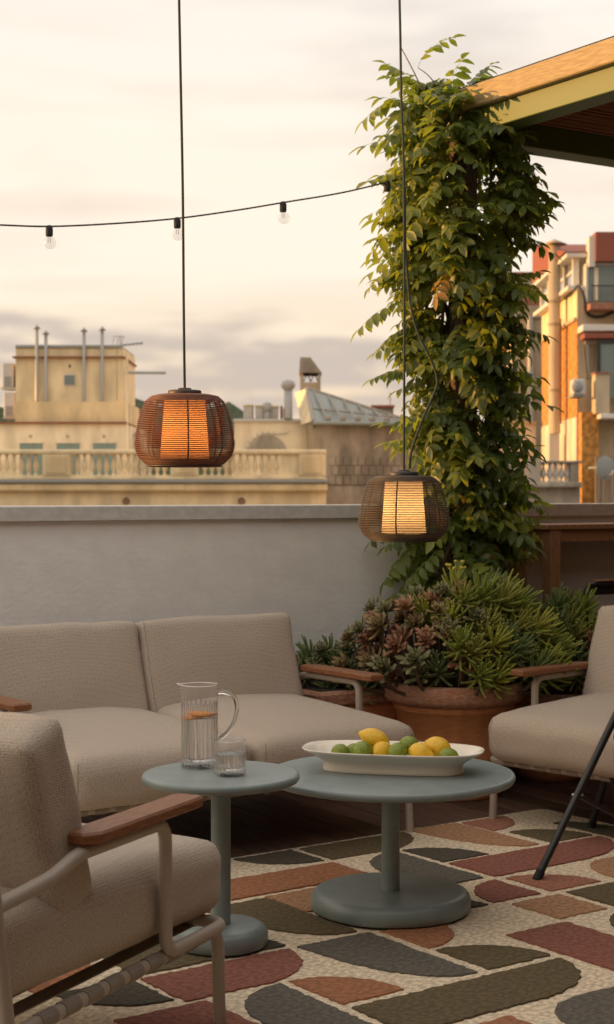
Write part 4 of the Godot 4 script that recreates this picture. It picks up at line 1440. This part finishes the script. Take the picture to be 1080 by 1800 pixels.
	var rail := obj("balcony_rail", far_box(1040, 501, 1200, 503, 39.2, 0.04), M.black, o)
	for k in 10:
		obj("bar", far_box(1041 + k * 5.2, 503.1, 1041.9 + k * 5.2, 532.9, 39.2, 0.02), M.black, rail)
	obj("slab", far_box(1024, 570, 1200, 582, 39.3, 0.75, 0.02), M.frame_white, o)
	# enclosed balcony
	obj("awning_roof", far_box(1028, 585, 1200, 594, 39.25, 0.7), M.roof_red, o)
	var ew := obj("window", far_box(1056, 604, 1200, 700, 39.4, 0.05), M.window_dark, o)
	obj("frame", far_box(1050, 597, 1200, 603.9, 39.36, 0.1), M.black, ew)
	obj("frame", far_box(1050, 604, 1055.9, 700, 39.36, 0.1), M.black, ew)
	var sw := obj("side_window", box_mesh(Vector3(at(1030, 0, 39.9).x, yat.call(664.0, 40.0), -39.98), Vector3(at(1049, 0, 39.4).x, yat.call(606.0, 40.0), -39.93)), M.pane, o)
	obj("frame", far_box(1029, 598, 1049.9, 605, 39.9, 0.08), M.frame_white, sw)
	obj("balcony_front", far_box(1047, 657, 1072, 727, 39.2, 0.5), M.beige, o)
	obj("coping", far_box(1046, 654, 1073, 656.9, 39.16, 0.56), M.brick, o)
	obj("sill", far_box(1055, 727.1, 1200, 736, 39.1, 0.9, 0.02), M.frame_white, o)
	obj("hanging_cable", tube_mesh(curve_through([at(1017, 503, 39.8), at(1026, 520, 39.7), at(1030, 545, 39.7), at(1040, 556, 39.7), at(1060, 556, 39.7), at(1085, 545, 39.7)], 5), 0.045, 6), M.black, o)
	obj("hanging_cable", tube_mesh(curve_through([at(1016, 502, 39.75), at(1000, 520, 41.0), at(985, 530, 43.0)], 5), 0.03, 6), M.black, o)
	obj("hanging_cable", tube_mesh(curve_through([at(1025, 585, 39.7), at(1030, 640, 39.7), at(1033, 668, 39.7)], 5), 0.02, 5), M.black, o)
	flue(o, 975, 424, 762, 41.6, 0.155, M.beige)
	for y in [530.0, 570.0, 686.0]:
		var c := obj("pipe_clamp", lathe_mesh([Vector2(0.18, -0.03), Vector2(0.18, 0.03)], 10), M.stone, o)
		c.position = at(975, y, 41.6)
	obj("pier", far_box(966, 762.5, 984, 860, 41.5, 0.4), M.grey_white, o)
	obj("drain_pipe", tube_mesh(PackedVector3Array([at(985, 560, 42.0), at(985, 745, 42.0)]), 0.04, 6), M.brick, o)
	var ac := thing("air_conditioner", "white air conditioner on the corner of the orange building", "air conditioner")
	obj("casing", far_box(1007, 666, 1030, 694, 39.0, 0.5, 0.03), M.machine, ac)
	obj("fan_grille", lathe_mesh([Vector2(0.0, 0.0), Vector2(0.14, 0.0), Vector2(0.13, 0.02), Vector2(0.0, 0.02)], 14, Transform3D(Basis(Vector3.RIGHT, PI * 0.5), at(1015, 680, 38.98))), M.ledge, ac)
	obj("bracket", far_box(1008, 694.1, 1029, 697, 39.05, 0.9), M.ledge, ac)
	var pl := thing("plank_wall", "weathered board wall low on the orange building behind the dish", "wall")
	for k in 9:
		obj("plank", far_box(1047 + k * 9.0, 800 + 2.0 * rng.randf(), 1055.4 + k * 9.0, 1200, 38.9 + 0.02 * rng.randf(), 0.06), M.plank, pl)
	var dish := thing("satellite_dish", "pale satellite dish in front of the weathered board wall", "satellite dish", at(1060, 822, 38.3))
	dish.rotation = Vector3(0.1, 0.55, 0)
	obj("reflector", lathe_mesh([Vector2(0.0, 0.0), Vector2(0.12, 0.012), Vector2(0.22, 0.045), Vector2(0.29, 0.09), Vector2(0.285, 0.095), Vector2(0.0, 0.02)], 20, Transform3D(Basis(Vector3.RIGHT, PI * 0.5), Vector3.ZERO)), M.dish, dish)
	obj("feed_arm", tube_mesh(PackedVector3Array([Vector3(0, -0.28, 0.02), Vector3(0, -0.1, 0.36)]), 0.016, 5), M.ledge, dish)
	obj("receiver", lathe_mesh([Vector2(0.0, -0.05), Vector2(0.04, -0.04), Vector2(0.04, 0.04), Vector2(0.0, 0.05)], 8, Transform3D(Basis.IDENTITY, Vector3(0, -0.08, 0.38))), M.ledge, dish)
	obj("mount", tube_mesh(PackedVector3Array([Vector3(0, 0, -0.02), Vector3(0, -0.05, -0.5)]), 0.03, 5), M.ledge, dish)
	# old stone balcony
	var s := thing("stone_balcony", "weathered grey stone balustrade below the orange building", "balcony")
	var D := 37.0
	obj("slab", far_box(893, 847, 1024, 857, D, 1.6, 0.03), M.stone, s)
	obj("corbel", far_box(880, 857.1, 1020, 1300, D + 0.35, 1.2), M.stone, s)
	obj("pier", far_box(926, 806, 950, 846.9, D + 0.02, 0.4), M.stone, s)
	obj("pier", far_box(1004, 814, 1018, 846.9, D + 0.05, 0.35), M.stone, s)
	obj("parapet", far_box(880, 812, 925.9, 846.9, D + 0.1, 0.3), M.stone, s)
	obj("coping", far_box(950.1, 809.5, 1025, 814, D, 0.45, 0.02), M.stone, s)
	var hb := yat.call(814.0, D + 0.2) - yat.call(847.0, D + 0.2) as float
	var proto := lathe_mesh(baluster_profile(0.085, hb), 10)
	for k in 5:
		var bl := obj("baluster", proto, M.grey_white, s)
		bl.position = at(955.5 + k * 10.6, 847, D + 0.2)

# ---------------------------------------------------------------- the scene
func _ready() -> void:
	rng.seed = 5
	# camera
	var cam := Camera3D.new()
	cam.name = "camera"
	cam.projection = Camera3D.PROJECTION_FRUSTUM
	cam.near = 0.1
	cam.far = 4000.0
	cam.size = 2.0 * 0.1 * 900.0 / F
	cam.frustum_offset = Vector2(0, -32.0 / F * 0.1)
	cam.position = Vector3(0, EYE, 0)
	add_child(cam)
	cam.current = true
	# sky, exposure
	var env := Environment.new()
	env.background_mode = Environment.BG_SKY
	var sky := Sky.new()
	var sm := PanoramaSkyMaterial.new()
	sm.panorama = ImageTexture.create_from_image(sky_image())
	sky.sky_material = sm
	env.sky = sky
	env.tonemap_mode = Environment.TONE_MAPPER_LINEAR
	env.tonemap_exposure = 1.42
	env.sdfgi_enabled = true
	env.ssao_enabled = true
	env.ssil_enabled = true
	var we := WorldEnvironment.new()
	we.name = "world_environment"
	we.environment = env
	var ca := CameraAttributesPhysical.new()
	ca.frustum_focal_length = 37.33
	ca.exposure_aperture = 4.6
	ca.frustum_focus_distance = 4.5
	we.camera_attributes = ca
	add_child(we)
	# sun, low on the left and a little behind the far houses
	var sun := DirectionalLight3D.new()
	sun.name = "sun"
	sun.light_color = Color(1.0, 0.74, 0.43)
	sun.light_energy = 1.35
	sun.light_angular_distance = 0.5
	sun.shadow_enabled = true
	add_child(sun)
	sun.look_at_from_position(Vector3.ZERO, -sun_towards())
	make_materials()

	# setting
	var ground := obj("ground", box_mesh(Vector3(-3000, -20.5, -3000), Vector3(3000, -20.0, 3000)), M.ground)
	structure(ground)
	var hs := new_st()
	var hn := noise(0.02, 4, FastNoiseLite.TYPE_SIMPLEX, 2)
	for i in 60:
		var x0 := -520.0 + i * 14.0
		var x1 := x0 + 14.0
		var y0 := 46.0 + hn.get_noise_1d(x0) * 16.0 + hn.get_noise_1d(x0 * 9.0) * 4.0 - x0 * 0.02
		var y1 := 46.0 + hn.get_noise_1d(x1) * 16.0 + hn.get_noise_1d(x1 * 9.0) * 4.0 - x1 * 0.02
		quad(hs, Vector3(x0, -20, -760), Vector3(x0, y0, -900), Vector3(x1, y1, -900), Vector3(x1, -20, -760))
		quad(hs, Vector3(x0, y0, -900), Vector3(x0, -20, -1100), Vector3(x1, -20, -1100), Vector3(x1, y1, -900))
	structure(obj("hills", done(hs), M.hill))
	var slab := obj("terrace_slab", box_mesh(Vector3(-6, -20.0, -0.35), Vector3(5.0, -0.03, 8.0)), M.dark)
	slab.position = W(0, 0)
	slab.rotation.y = TURN
	structure(slab)
	var deck := Node3D.new()
	deck.name = "deck_floor"
	add_child(deck)
	deck.position = W(0, 0)
	deck.rotation.y = TURN
	structure(deck)
	for k in 76:
		var u := -5.4 + k * 0.124
		obj("board", box_mesh(Vector3(u, -0.026, 0.005), Vector3(u + 0.118, -0.0002 - 0.001 * rng.randf(), 7.6), 0.003), M.deck[rng.randi() % 4], deck)
	var wall := thing("parapet_wall", "low white rendered parapet wall with grey coping behind the sofa", "wall", W(0, 0), TURN)
	obj("wall_body", box_mesh(Vector3(-12, -0.03, -0.20), Vector3(9, 1.112, 0.0)), M.plaster, wall)
	obj("coping", box_mesh(Vector3(-12, 1.113, -0.235), Vector3(9, 1.173, 0.03), 0.004), M.coping, wall)

	var house := thing("added_shade_house", "unseen dark timber house added around the terrace to block light", "house", W(0, 0), TURN)  # unseen, added to keep light off the terrace and the near chair
	obj("wall", box_mesh(Vector3(-1.85, 0.0, 4.35), Vector3(3.05, 2.749, 4.6)), M.house, house)
	obj("wall", box_mesh(Vector3(-1.85, 0.0, 4.601), Vector3(-1.6, 2.749, 9.0)), M.house, house)
	obj("added_side_wall", box_mesh(Vector3(2.75, 0.0, 0.05), Vector3(3.05, 3.6, 4.19)), M.house, house)  # added out of view to cut light from the right
	obj("added_porch_roof", box_mesh(Vector3(-7.5, 2.76, 4.3), Vector3(-2.201, 2.89, 9.2)), M.house, house)  # added out of view to darken the near chair
	obj("wall", box_mesh(Vector3(-7.5, 0.0, 8.7), Vector3(-1.851, 2.755, 9.0)), M.house, house)
	obj("roof", box_mesh(Vector3(-2.2, 2.75, 4.05), Vector3(3.3, 2.9, 9.2)), M.house, house)

	make_left_building()
	make_centre_buildings()
	make_right_buildings()

	# pergola
	var pg := thing("pergola", "timber and green steel pergola with reed roof above the vine", "pergola", W(0, 0, -0.025), TURN)
	for p in [[0.873, 0.245], [0.873, 3.6], [2.62, 0.245], [2.62, 3.6]]:
		obj("post", box_mesh(Vector3(p[0] - 0.045, 0.0, p[1] - 0.045), Vector3(p[0] + 0.045, 2.779, p[1] + 0.045), 0.004), M.bark, pg)
	obj("steel_beam", box_mesh(Vector3(0.81, 2.78, 0.13), Vector3(0.93, 2.875, 3.75), 0.003), M.steel_green, pg)
	obj("steel_beam", box_mesh(Vector3(0.931, 2.781, 0.18), Vector3(2.60, 2.90, 0.31), 0.003), M.steel_green, pg)
	obj("steel_beam", box_mesh(Vector3(0.931, 2.781, 3.54), Vector3(2.60, 2.90, 3.67), 0.003), M.steel_green, pg)
	obj("steel_beam", box_mesh(Vector3(2.601, 2.781, 0.13), Vector3(2.70, 2.875, 3.75), 0.003), M.steel_green, pg)
	obj("timber_beam", box_mesh(Vector3(0.775, 2.877, 0.02), Vector3(0.915, 2.972, 3.85), 0.005), M.timber, pg)
	for k in 3:
		var u := 1.40 + k * 0.5
		obj("rafter", box_mesh(Vector3(u, 2.902, 0.10), Vector3(u + 0.05, 2.96, 3.75), 0.003), M.barwood, pg)
	var rd := new_st()
	for k in 330:
		var v := 0.32 + k * 0.0098
		var y := 2.885 + 0.004 * sin(k * 1.7)
		tube(rd, PackedVector3Array([Vector3(0.94, y + rng.randf() * 0.004, v), Vector3(1.7, y + rng.randf() * 0.006, v + rng.randf_range(-0.004, 0.004)), Vector3(2.59, y + rng.randf() * 0.004, v)]), 0.0052, 5)
	var reed := obj("reed_mat", done(rd), textured(Color(0.20, 0.085, 0.04), Color(0.34, 0.17, 0.09), noise_image(128, 0.05, 3), Vector3(1.0, 40, 40), 0.8), pg)
	reed.set_meta("kind", "stuff")
	obj("roof_cover", box_mesh(Vector3(0.80, 2.975, 0.05), Vector3(2.70, 2.985, 3.8)), M.dark, pg)
	make_vine()

	# bar table and chair by the wall
	var bar := thing("bar_table", "tall wooden bar table against the wall behind the succulents", "bar table", W(1.307, 0.325), TURN)
	for p in [[0.0, -0.06], [1.5, -0.06], [0.0, -0.29], [1.5, -0.29]]:
		obj("leg", box_mesh(Vector3(p[0], 0.0, p[1]), Vector3(p[0] + 0.06, 1.058, p[1] + 0.06), 0.003), M.barwood, bar)
	obj("apron", box_mesh(Vector3(0.061, 1.005, -0.056), Vector3(1.499, 1.057, -0.02)), M.barwood, bar)
	obj("apron", box_mesh(Vector3(0.004, 1.005, -0.229), Vector3(0.04, 1.057, -0.061)), M.barwood, bar)
	for k in 3:
		obj("tabletop_board", box_mesh(Vector3(-0.02, 1.059, -0.31 + k * 0.107), Vector3(1.58, 1.083, -0.206 + k * 0.107), 0.003), M.barwood, bar)
	var bc := thing("bar_chair", "black tubular metal chair with wooden back slat tucked at the bar table", "chair", W(1.345, 0.46), TURN)
	obj("back_frame", tube_mesh(rounded([Vector3(0, 0.0, 0.02), Vector3(0, 0.82, 0.05), Vector3(0.46, 0.82, 0.05), Vector3(0.46, 0.0, 0.02)], 0.05, 6), 0.013, 10), M.black, bc)
	obj("back_slat", box_mesh(Vector3(0.05, 0.775, 0.035), Vector3(0.41, 0.834, 0.048), 0.003), M.black, bc)
	obj("back_slat", box_mesh(Vector3(0.06, 0.834, 0.036), Vector3(0.40, 0.842, 0.062), 0.002), M.barwood, bc)
	obj("seat", box_mesh(Vector3(0.02, 0.44, -0.36), Vector3(0.44, 0.462, 0.03), 0.006), M.black, bc)
	for x in [0.02, 0.44]:
		obj("leg", tube_mesh(PackedVector3Array([Vector3(x, 0.44, -0.33), Vector3(x, 0.0, -0.35)]), 0.011, 8), M.black, bc)

	# rug, furniture
	make_rug()
	var sofa := thing("outdoor_sofa", "two seat beige sofa with teak arms along the white wall", "sofa", W(-0.75, 1.12), deg_to_rad(35.0), "beige outdoor seating with teak arms")
	make_seat(sofa, 0.715, 2, -0.32, -0.91)
	var c1 := thing("lounge_chair", "beige lounge chair seen from behind, its teak armrest before the small table", "armchair", Vector3(-0.503, 0.012, -3.775), deg_to_rad(155), "beige outdoor seating with teak arms")
	make_seat(c1, 0.35, 1, -0.27, -0.835)
	var c2 := thing("lounge_chair", "beige lounge chair facing the tables in front of the round clay pot", "armchair", Vector3(0.925, 0.0, -5.69), deg_to_rad(-46), "beige outdoor seating with teak arms")
	make_seat(c2, 0.35, 1, -0.27, -0.86)
	make_table("side_table", "smaller taller round blue grey table holding the jug and glass", Vector3(-0.231, 0.0125, -4.27), 0.2115, 0.46, 0.127)
	make_table("coffee_table", "larger lower round blue grey table holding the fruit platter", Vector3(0.2436, 0.0125, -4.64), 0.361, 0.398, 0.233)

	# tripod stand at the edge
	var tp := thing("tripod_stand", "black tubular tripod stand with crossed braces beside the right lounge chair", "tripod", Vector3(1.08, 0.0, -5.29))
	var feet := [Vector3(-0.36, 0.012, 0.30), Vector3(-0.05, 0.012, -0.48), Vector3(0.42, 0.012, 0.12)]
	for k in 3:
		var f: Vector3 = feet[k]
		var hub := Vector3(f.x, 0.0, f.z).normalized() * 0.03 + Vector3(0, 0.56, 0)
		obj("leg", tube_mesh(PackedVector3Array([f, hub]), 0.0125, 10), M.black, tp)
		obj("brace", tube_mesh(PackedVector3Array([f.lerp(hub, 0.44), Vector3(0, 0.13, 0) + Vector3(f.x, 0, f.z).normalized() * 0.02]), 0.007, 6), M.black, tp)
		var bolt := obj("bolt", lathe_mesh([Vector2(0.0, -0.018), Vector2(0.005, -0.018), Vector2(0.005, 0.018), Vector2(0.0, 0.018)], 8, Transform3D(Basis(Vector3(0, 0, 1), PI * 0.5), Vector3.ZERO)), M.galv, tp)
		bolt.position = f.lerp(hub, 0.44)
		obj("foot", tube_mesh(PackedVector3Array([f - (hub - f).normalized() * 0.004, f + (hub - f).normalized() * 0.03]), 0.0145, 10), M.rubber, tp)
	obj("pole", tube_mesh(PackedVector3Array([Vector3(0, 0.10, 0), Vector3(0, 1.5, 0)]), 0.014, 10), M.black, tp)
	obj("collar", lathe_mesh([Vector2(0.0, 0.53), Vector2(0.034, 0.53), Vector2(0.034, 0.59), Vector2(0.0, 0.59)], 16), M.black, tp)

	# pots and succulents
	for k in 5:
		rosettes.append(rosette_mesh(40 + k))
		fingers.append(finger_mesh(60 + k))
	var pp := Vector3(0.60, 0.0, -6.50)
	var pot := thing("terracotta_pot", "large round terracotta pot with thick pale rim below the vine", "pot", pp)
	obj("pot_body", lathe_mesh([Vector2(0.0, 0.0), Vector2(0.185, 0.0), Vector2(0.192, 0.01), Vector2(0.222, 0.20), Vector2(0.238, 0.345), Vector2(0.246, 0.348), Vector2(0.249, 0.372), Vector2(0.249, 0.38)], 72), M.terracotta, pot)
	obj("rim", lathe_mesh([Vector2(0.249, 0.372), Vector2(0.276, 0.384), Vector2(0.286, 0.400), Vector2(0.287, 0.43), Vector2(0.281, 0.452), Vector2(0.268, 0.461), Vector2(0.252, 0.459), Vector2(0.244, 0.445), Vector2(0.240, 0.39)], 72), M.terracotta_rim, pot)
	obj("soil", lathe_mesh([Vector2(0.242, 0.405), Vector2(0.15, 0.42), Vector2(0.0, 0.425)], 32), M.soil, pot)
	var pb := W(0.03, 0.08)
	var tr := thing("terracotta_trough", "rectangular terracotta trough by the wall behind the sofa arm", "planter", pb, TURN)
	obj("trough_body", box_mesh(Vector3(0, 0, 0), Vector3(0.44, 0.36, 0.30), 0.012), M.terracotta, tr)
	obj("rim", box_mesh(Vector3(-0.012, 0.361, -0.012), Vector3(0.452, 0.425, 0.312), 0.012), M.terracotta_rim, tr)
	obj("soil", box_mesh(Vector3(0.02, 0.40, 0.02), Vector3(0.42, 0.429, 0.28), 0.004), M.soil, tr)
	var p2 := Vector3(1.05, 0.0, -6.86)
	var pot2 := thing("terracotta_bowl", "dark round terracotta pot behind the right lounge chair", "pot", p2)
	obj("pot_body", lathe_mesh([Vector2(0.0, 0.0), Vector2(0.13, 0.0), Vector2(0.17, 0.04), Vector2(0.205, 0.14), Vector2(0.222, 0.26), Vector2(0.224, 0.33)], 56), M.terracotta, pot2)
	obj("rim", lathe_mesh([Vector2(0.222, 0.325), Vector2(0.240, 0.335), Vector2(0.244, 0.37), Vector2(0.232, 0.385), Vector2(0.212, 0.38), Vector2(0.208, 0.33)], 56), M.terracotta_rim, pot2)
	obj("soil", lathe_mesh([Vector2(0.211, 0.345), Vector2(0.0, 0.36)], 28), M.soil, pot2)
	var spots := dome_spots(140, 0.43, 0.36, 0.34, 9, 0.0, 0.075)
	succulent_bush("succulent_bush", "wide bush of red rosettes and green finger leaves in the large round pot", pp, 0.415, spots)
	succulent_bush("succulent_bush", "spiky green finger succulent spreading over the dark pot behind the right chair", p2, 0.35, dome_spots(70, 0.34, 0.34, 0.28, 19, -0.2, 0.07))
	var low := dome_spots(46, 0.26, 0.14, 0.16, 29, 0.4, 0.0)
	for q in low:
		q[3] = int(q[5]) % 2
		q[4] *= 0.8
		q[5] = 2 if q[3] == 1 else 3
	succulent_bush("succulent_bush", "low dark green succulents in the trough behind the sofa arm", W(0.25, 0.23), 0.425, low)
	var fl := thing("yellow_flower", "small yellow flower head on top of the large succulent bush", "flower", pp + Vector3(0.0, 0.84, 0.08))
	for k in 7:
		var a := k * 2.4
		var tip := Vector3(cos(a) * 0.035, 0.08 + 0.012 * (k % 3), sin(a) * 0.035)
		obj("stalk", tube_mesh(PackedVector3Array([Vector3(0, -0.06, 0), Vector3(0, 0.02, 0), tip]), 0.002, 4), M.finger[1], fl)
		var bl := obj("blossom", lathe_mesh([Vector2(0.0, -0.006), Vector2(0.007, -0.002), Vector2(0.009, 0.006), Vector2(0.0, 0.009)], 7), M.flower, fl)
		bl.position = tip

	# things on the tables
	var top2 := 0.0125 + 0.398
	var pc := Vector3(0.251, top2, -4.655)
	make_platter(pc, deg_to_rad(-12))
	var ft := Transform3D(Basis(Vector3.UP, deg_to_rad(-12)), pc)
	var fr := [["lemon", "long pointed lemon lying on top at the rear of the platter", Vector3(-0.060, 0.088, -0.030), Vector2(0.044, 0.029), Vector3(0.0, 2.75, 0.28)],
		["lemon", "lemon half hidden between two limes near the middle of the platter", Vector3(-0.030, 0.057, 0.005), Vector2(0.035, 0.029), Vector3(0.0, 0.9, 0.0)],
		["lemon", "lemon at the front with its pointed end turned to the viewer", Vector3(0.085, 0.060, 0.028), Vector2(0.036, 0.0295), Vector3(0.0, -0.6, -0.1)],
		["lemon", "plump lemon leaning at the rear behind the front lemon", Vector3(0.130, 0.066, -0.020), Vector2(0.041, 0.034), Vector3(0.0, -0.5, -0.35)],
		["lime", "small lime alone at the sofa end of the platter", Vector3(-0.155, 0.050, 0.010), Vector2(0.027, 0.0255), Vector3(0, 0.3, 0.1)],
		["lime", "large lime in front of the long pointed lemon", Vector3(-0.086, 0.058, 0.026), Vector2(0.032, 0.030), Vector3(0, 1.2, 0.3)],
		["lime", "lime tucked behind the large lime", Vector3(-0.118, 0.050, -0.012), Vector2(0.026, 0.0245), Vector3(0, 0.4, 0)],
		["lime", "lime in front between the two middle lemons", Vector3(0.018, 0.058, 0.030), Vector2(0.031, 0.029), Vector3(0, 0.9, 0.5)],
		["lime", "lime at the rear behind the middle fruit", Vector3(0.042, 0.070, -0.035), Vector2(0.030, 0.028), Vector3(0, -0.4, 0.1)],
		["lime", "lime at the clay pot end of the platter", Vector3(0.166, 0.050, 0.022), Vector2(0.030, 0.026), Vector3(0, 0.2, -0.1)]]
	for q in fr:
		put_fruit(q[0], q[1], ft * q[2], q[3], q[4])
	var top1 := 0.0125 + 0.46
	make_jug(Vector3(-0.294, top1, -4.36))
	make_tumbler(Vector3(-0.204, top1, -4.235))

	# pendant lamps
	var l1 := at(325, 689, 4.93)
	pendant("pendant_lamp", "reddish brown woven wire pendant lamp hanging over the sofa, higher of two", l1, 0, curve_through([l1 + Vector3(0, 0.01, 0), at(323.5, 560, 4.93), at(321.5, 330, 4.93), at(317.5, 120, 4.93), at(314.5, -40, 4.93), at(313, -200, 4.93), at(312, -420, 4.93)], 6), 0.0125, Color(1.0, 0.57, 0.21))
	var l2 := at(710, 832, 5.43)
	pendant("pendant_lamp", "dark brown woven wire pendant lamp with two cords in front of the vine", l2, 1, curve_through([l2 + Vector3(0, 0.01, 0), at(711, 600, 5.43), at(710, 300, 5.43), at(706, 180, 5.43), at(704, 60, 5.43), at(702, -60, 5.43), at(700, -420, 5.43)], 6), 0.0165, Color(1.0, 0.74, 0.42))
	var lamp2 := get_node("pendant_lamp_001")
	var c2p := curve_through([at(721, 824, 5.43), at(724, 792, 5.44), at(744, 735, 5.46), at(762, 695, 5.47), at(769, 668, 5.47), at(758, 632, 5.46), at(735, 585, 5.45), at(722, 535, 5.44), at(717, 490, 5.44), at(713, 430, 5.44), at(712, 330, 5.44)], 6)
	var loc := PackedVector3Array()
	for p in c2p:
		loc.append(lamp2.transform.affine_inverse() * p)
	obj("slack_cord", tube_mesh(loc, 0.0042, 8), M.cord, lamp2)

	# festoon lights
	var fs := thing("string_lights", "dark cable of round clear bulbs strung across the sky to the vine", "string lights")
	var cable := curve_through([at(-160, 390, 6.0), at(-60, 394, 6.1), at(0, 395.5, 6.2), at(87, 398, 6.28), at(200, 393, 6.38), at(311, 384, 6.47), at(420, 369, 6.56), at(498, 356, 6.63), at(600, 339, 6.7), at(690, 318, 6.76), at(770, 300, 6.82), at(812, 285, 6.86)], 5)
	obj("cable", tube_mesh(cable, 0.0038, 6), M.black, fs)
	for q in [[87.0, 398.0, 6.28], [312.0, 384.0, 6.47], [498.0, 356.0, 6.63], [681.0, 320.0, 6.755]]:
		var p := at(q[0], q[1], q[2])
		var socket := obj("bulb_socket", lathe_mesh([Vector2(0.0, -0.040), Vector2(0.0125, -0.040), Vector2(0.0145, -0.034), Vector2(0.0145, -0.008), Vector2(0.009, 0.004), Vector2(0.0, 0.006)], 14), M.rubber, fs)
		socket.position = p
		if q[0] < 600.0:
			var bulb := obj("glass_bulb", lathe_mesh([Vector2(0.0, -0.090), Vector2(0.012, -0.087), Vector2(0.0215, -0.078), Vector2(0.025, -0.065), Vector2(0.021, -0.052), Vector2(0.0115, -0.041)], 20), M.pane, socket)
			bulb.rotation.z = 0.06
			obj("filament", tube_mesh(PackedVector3Array([Vector3(-0.004, -0.045, 0), Vector3(-0.005, -0.062, 0), Vector3(0.005, -0.062, 0), Vector3(0.004, -0.045, 0)]), 0.0014, 4), M.zinc_rib, socket)
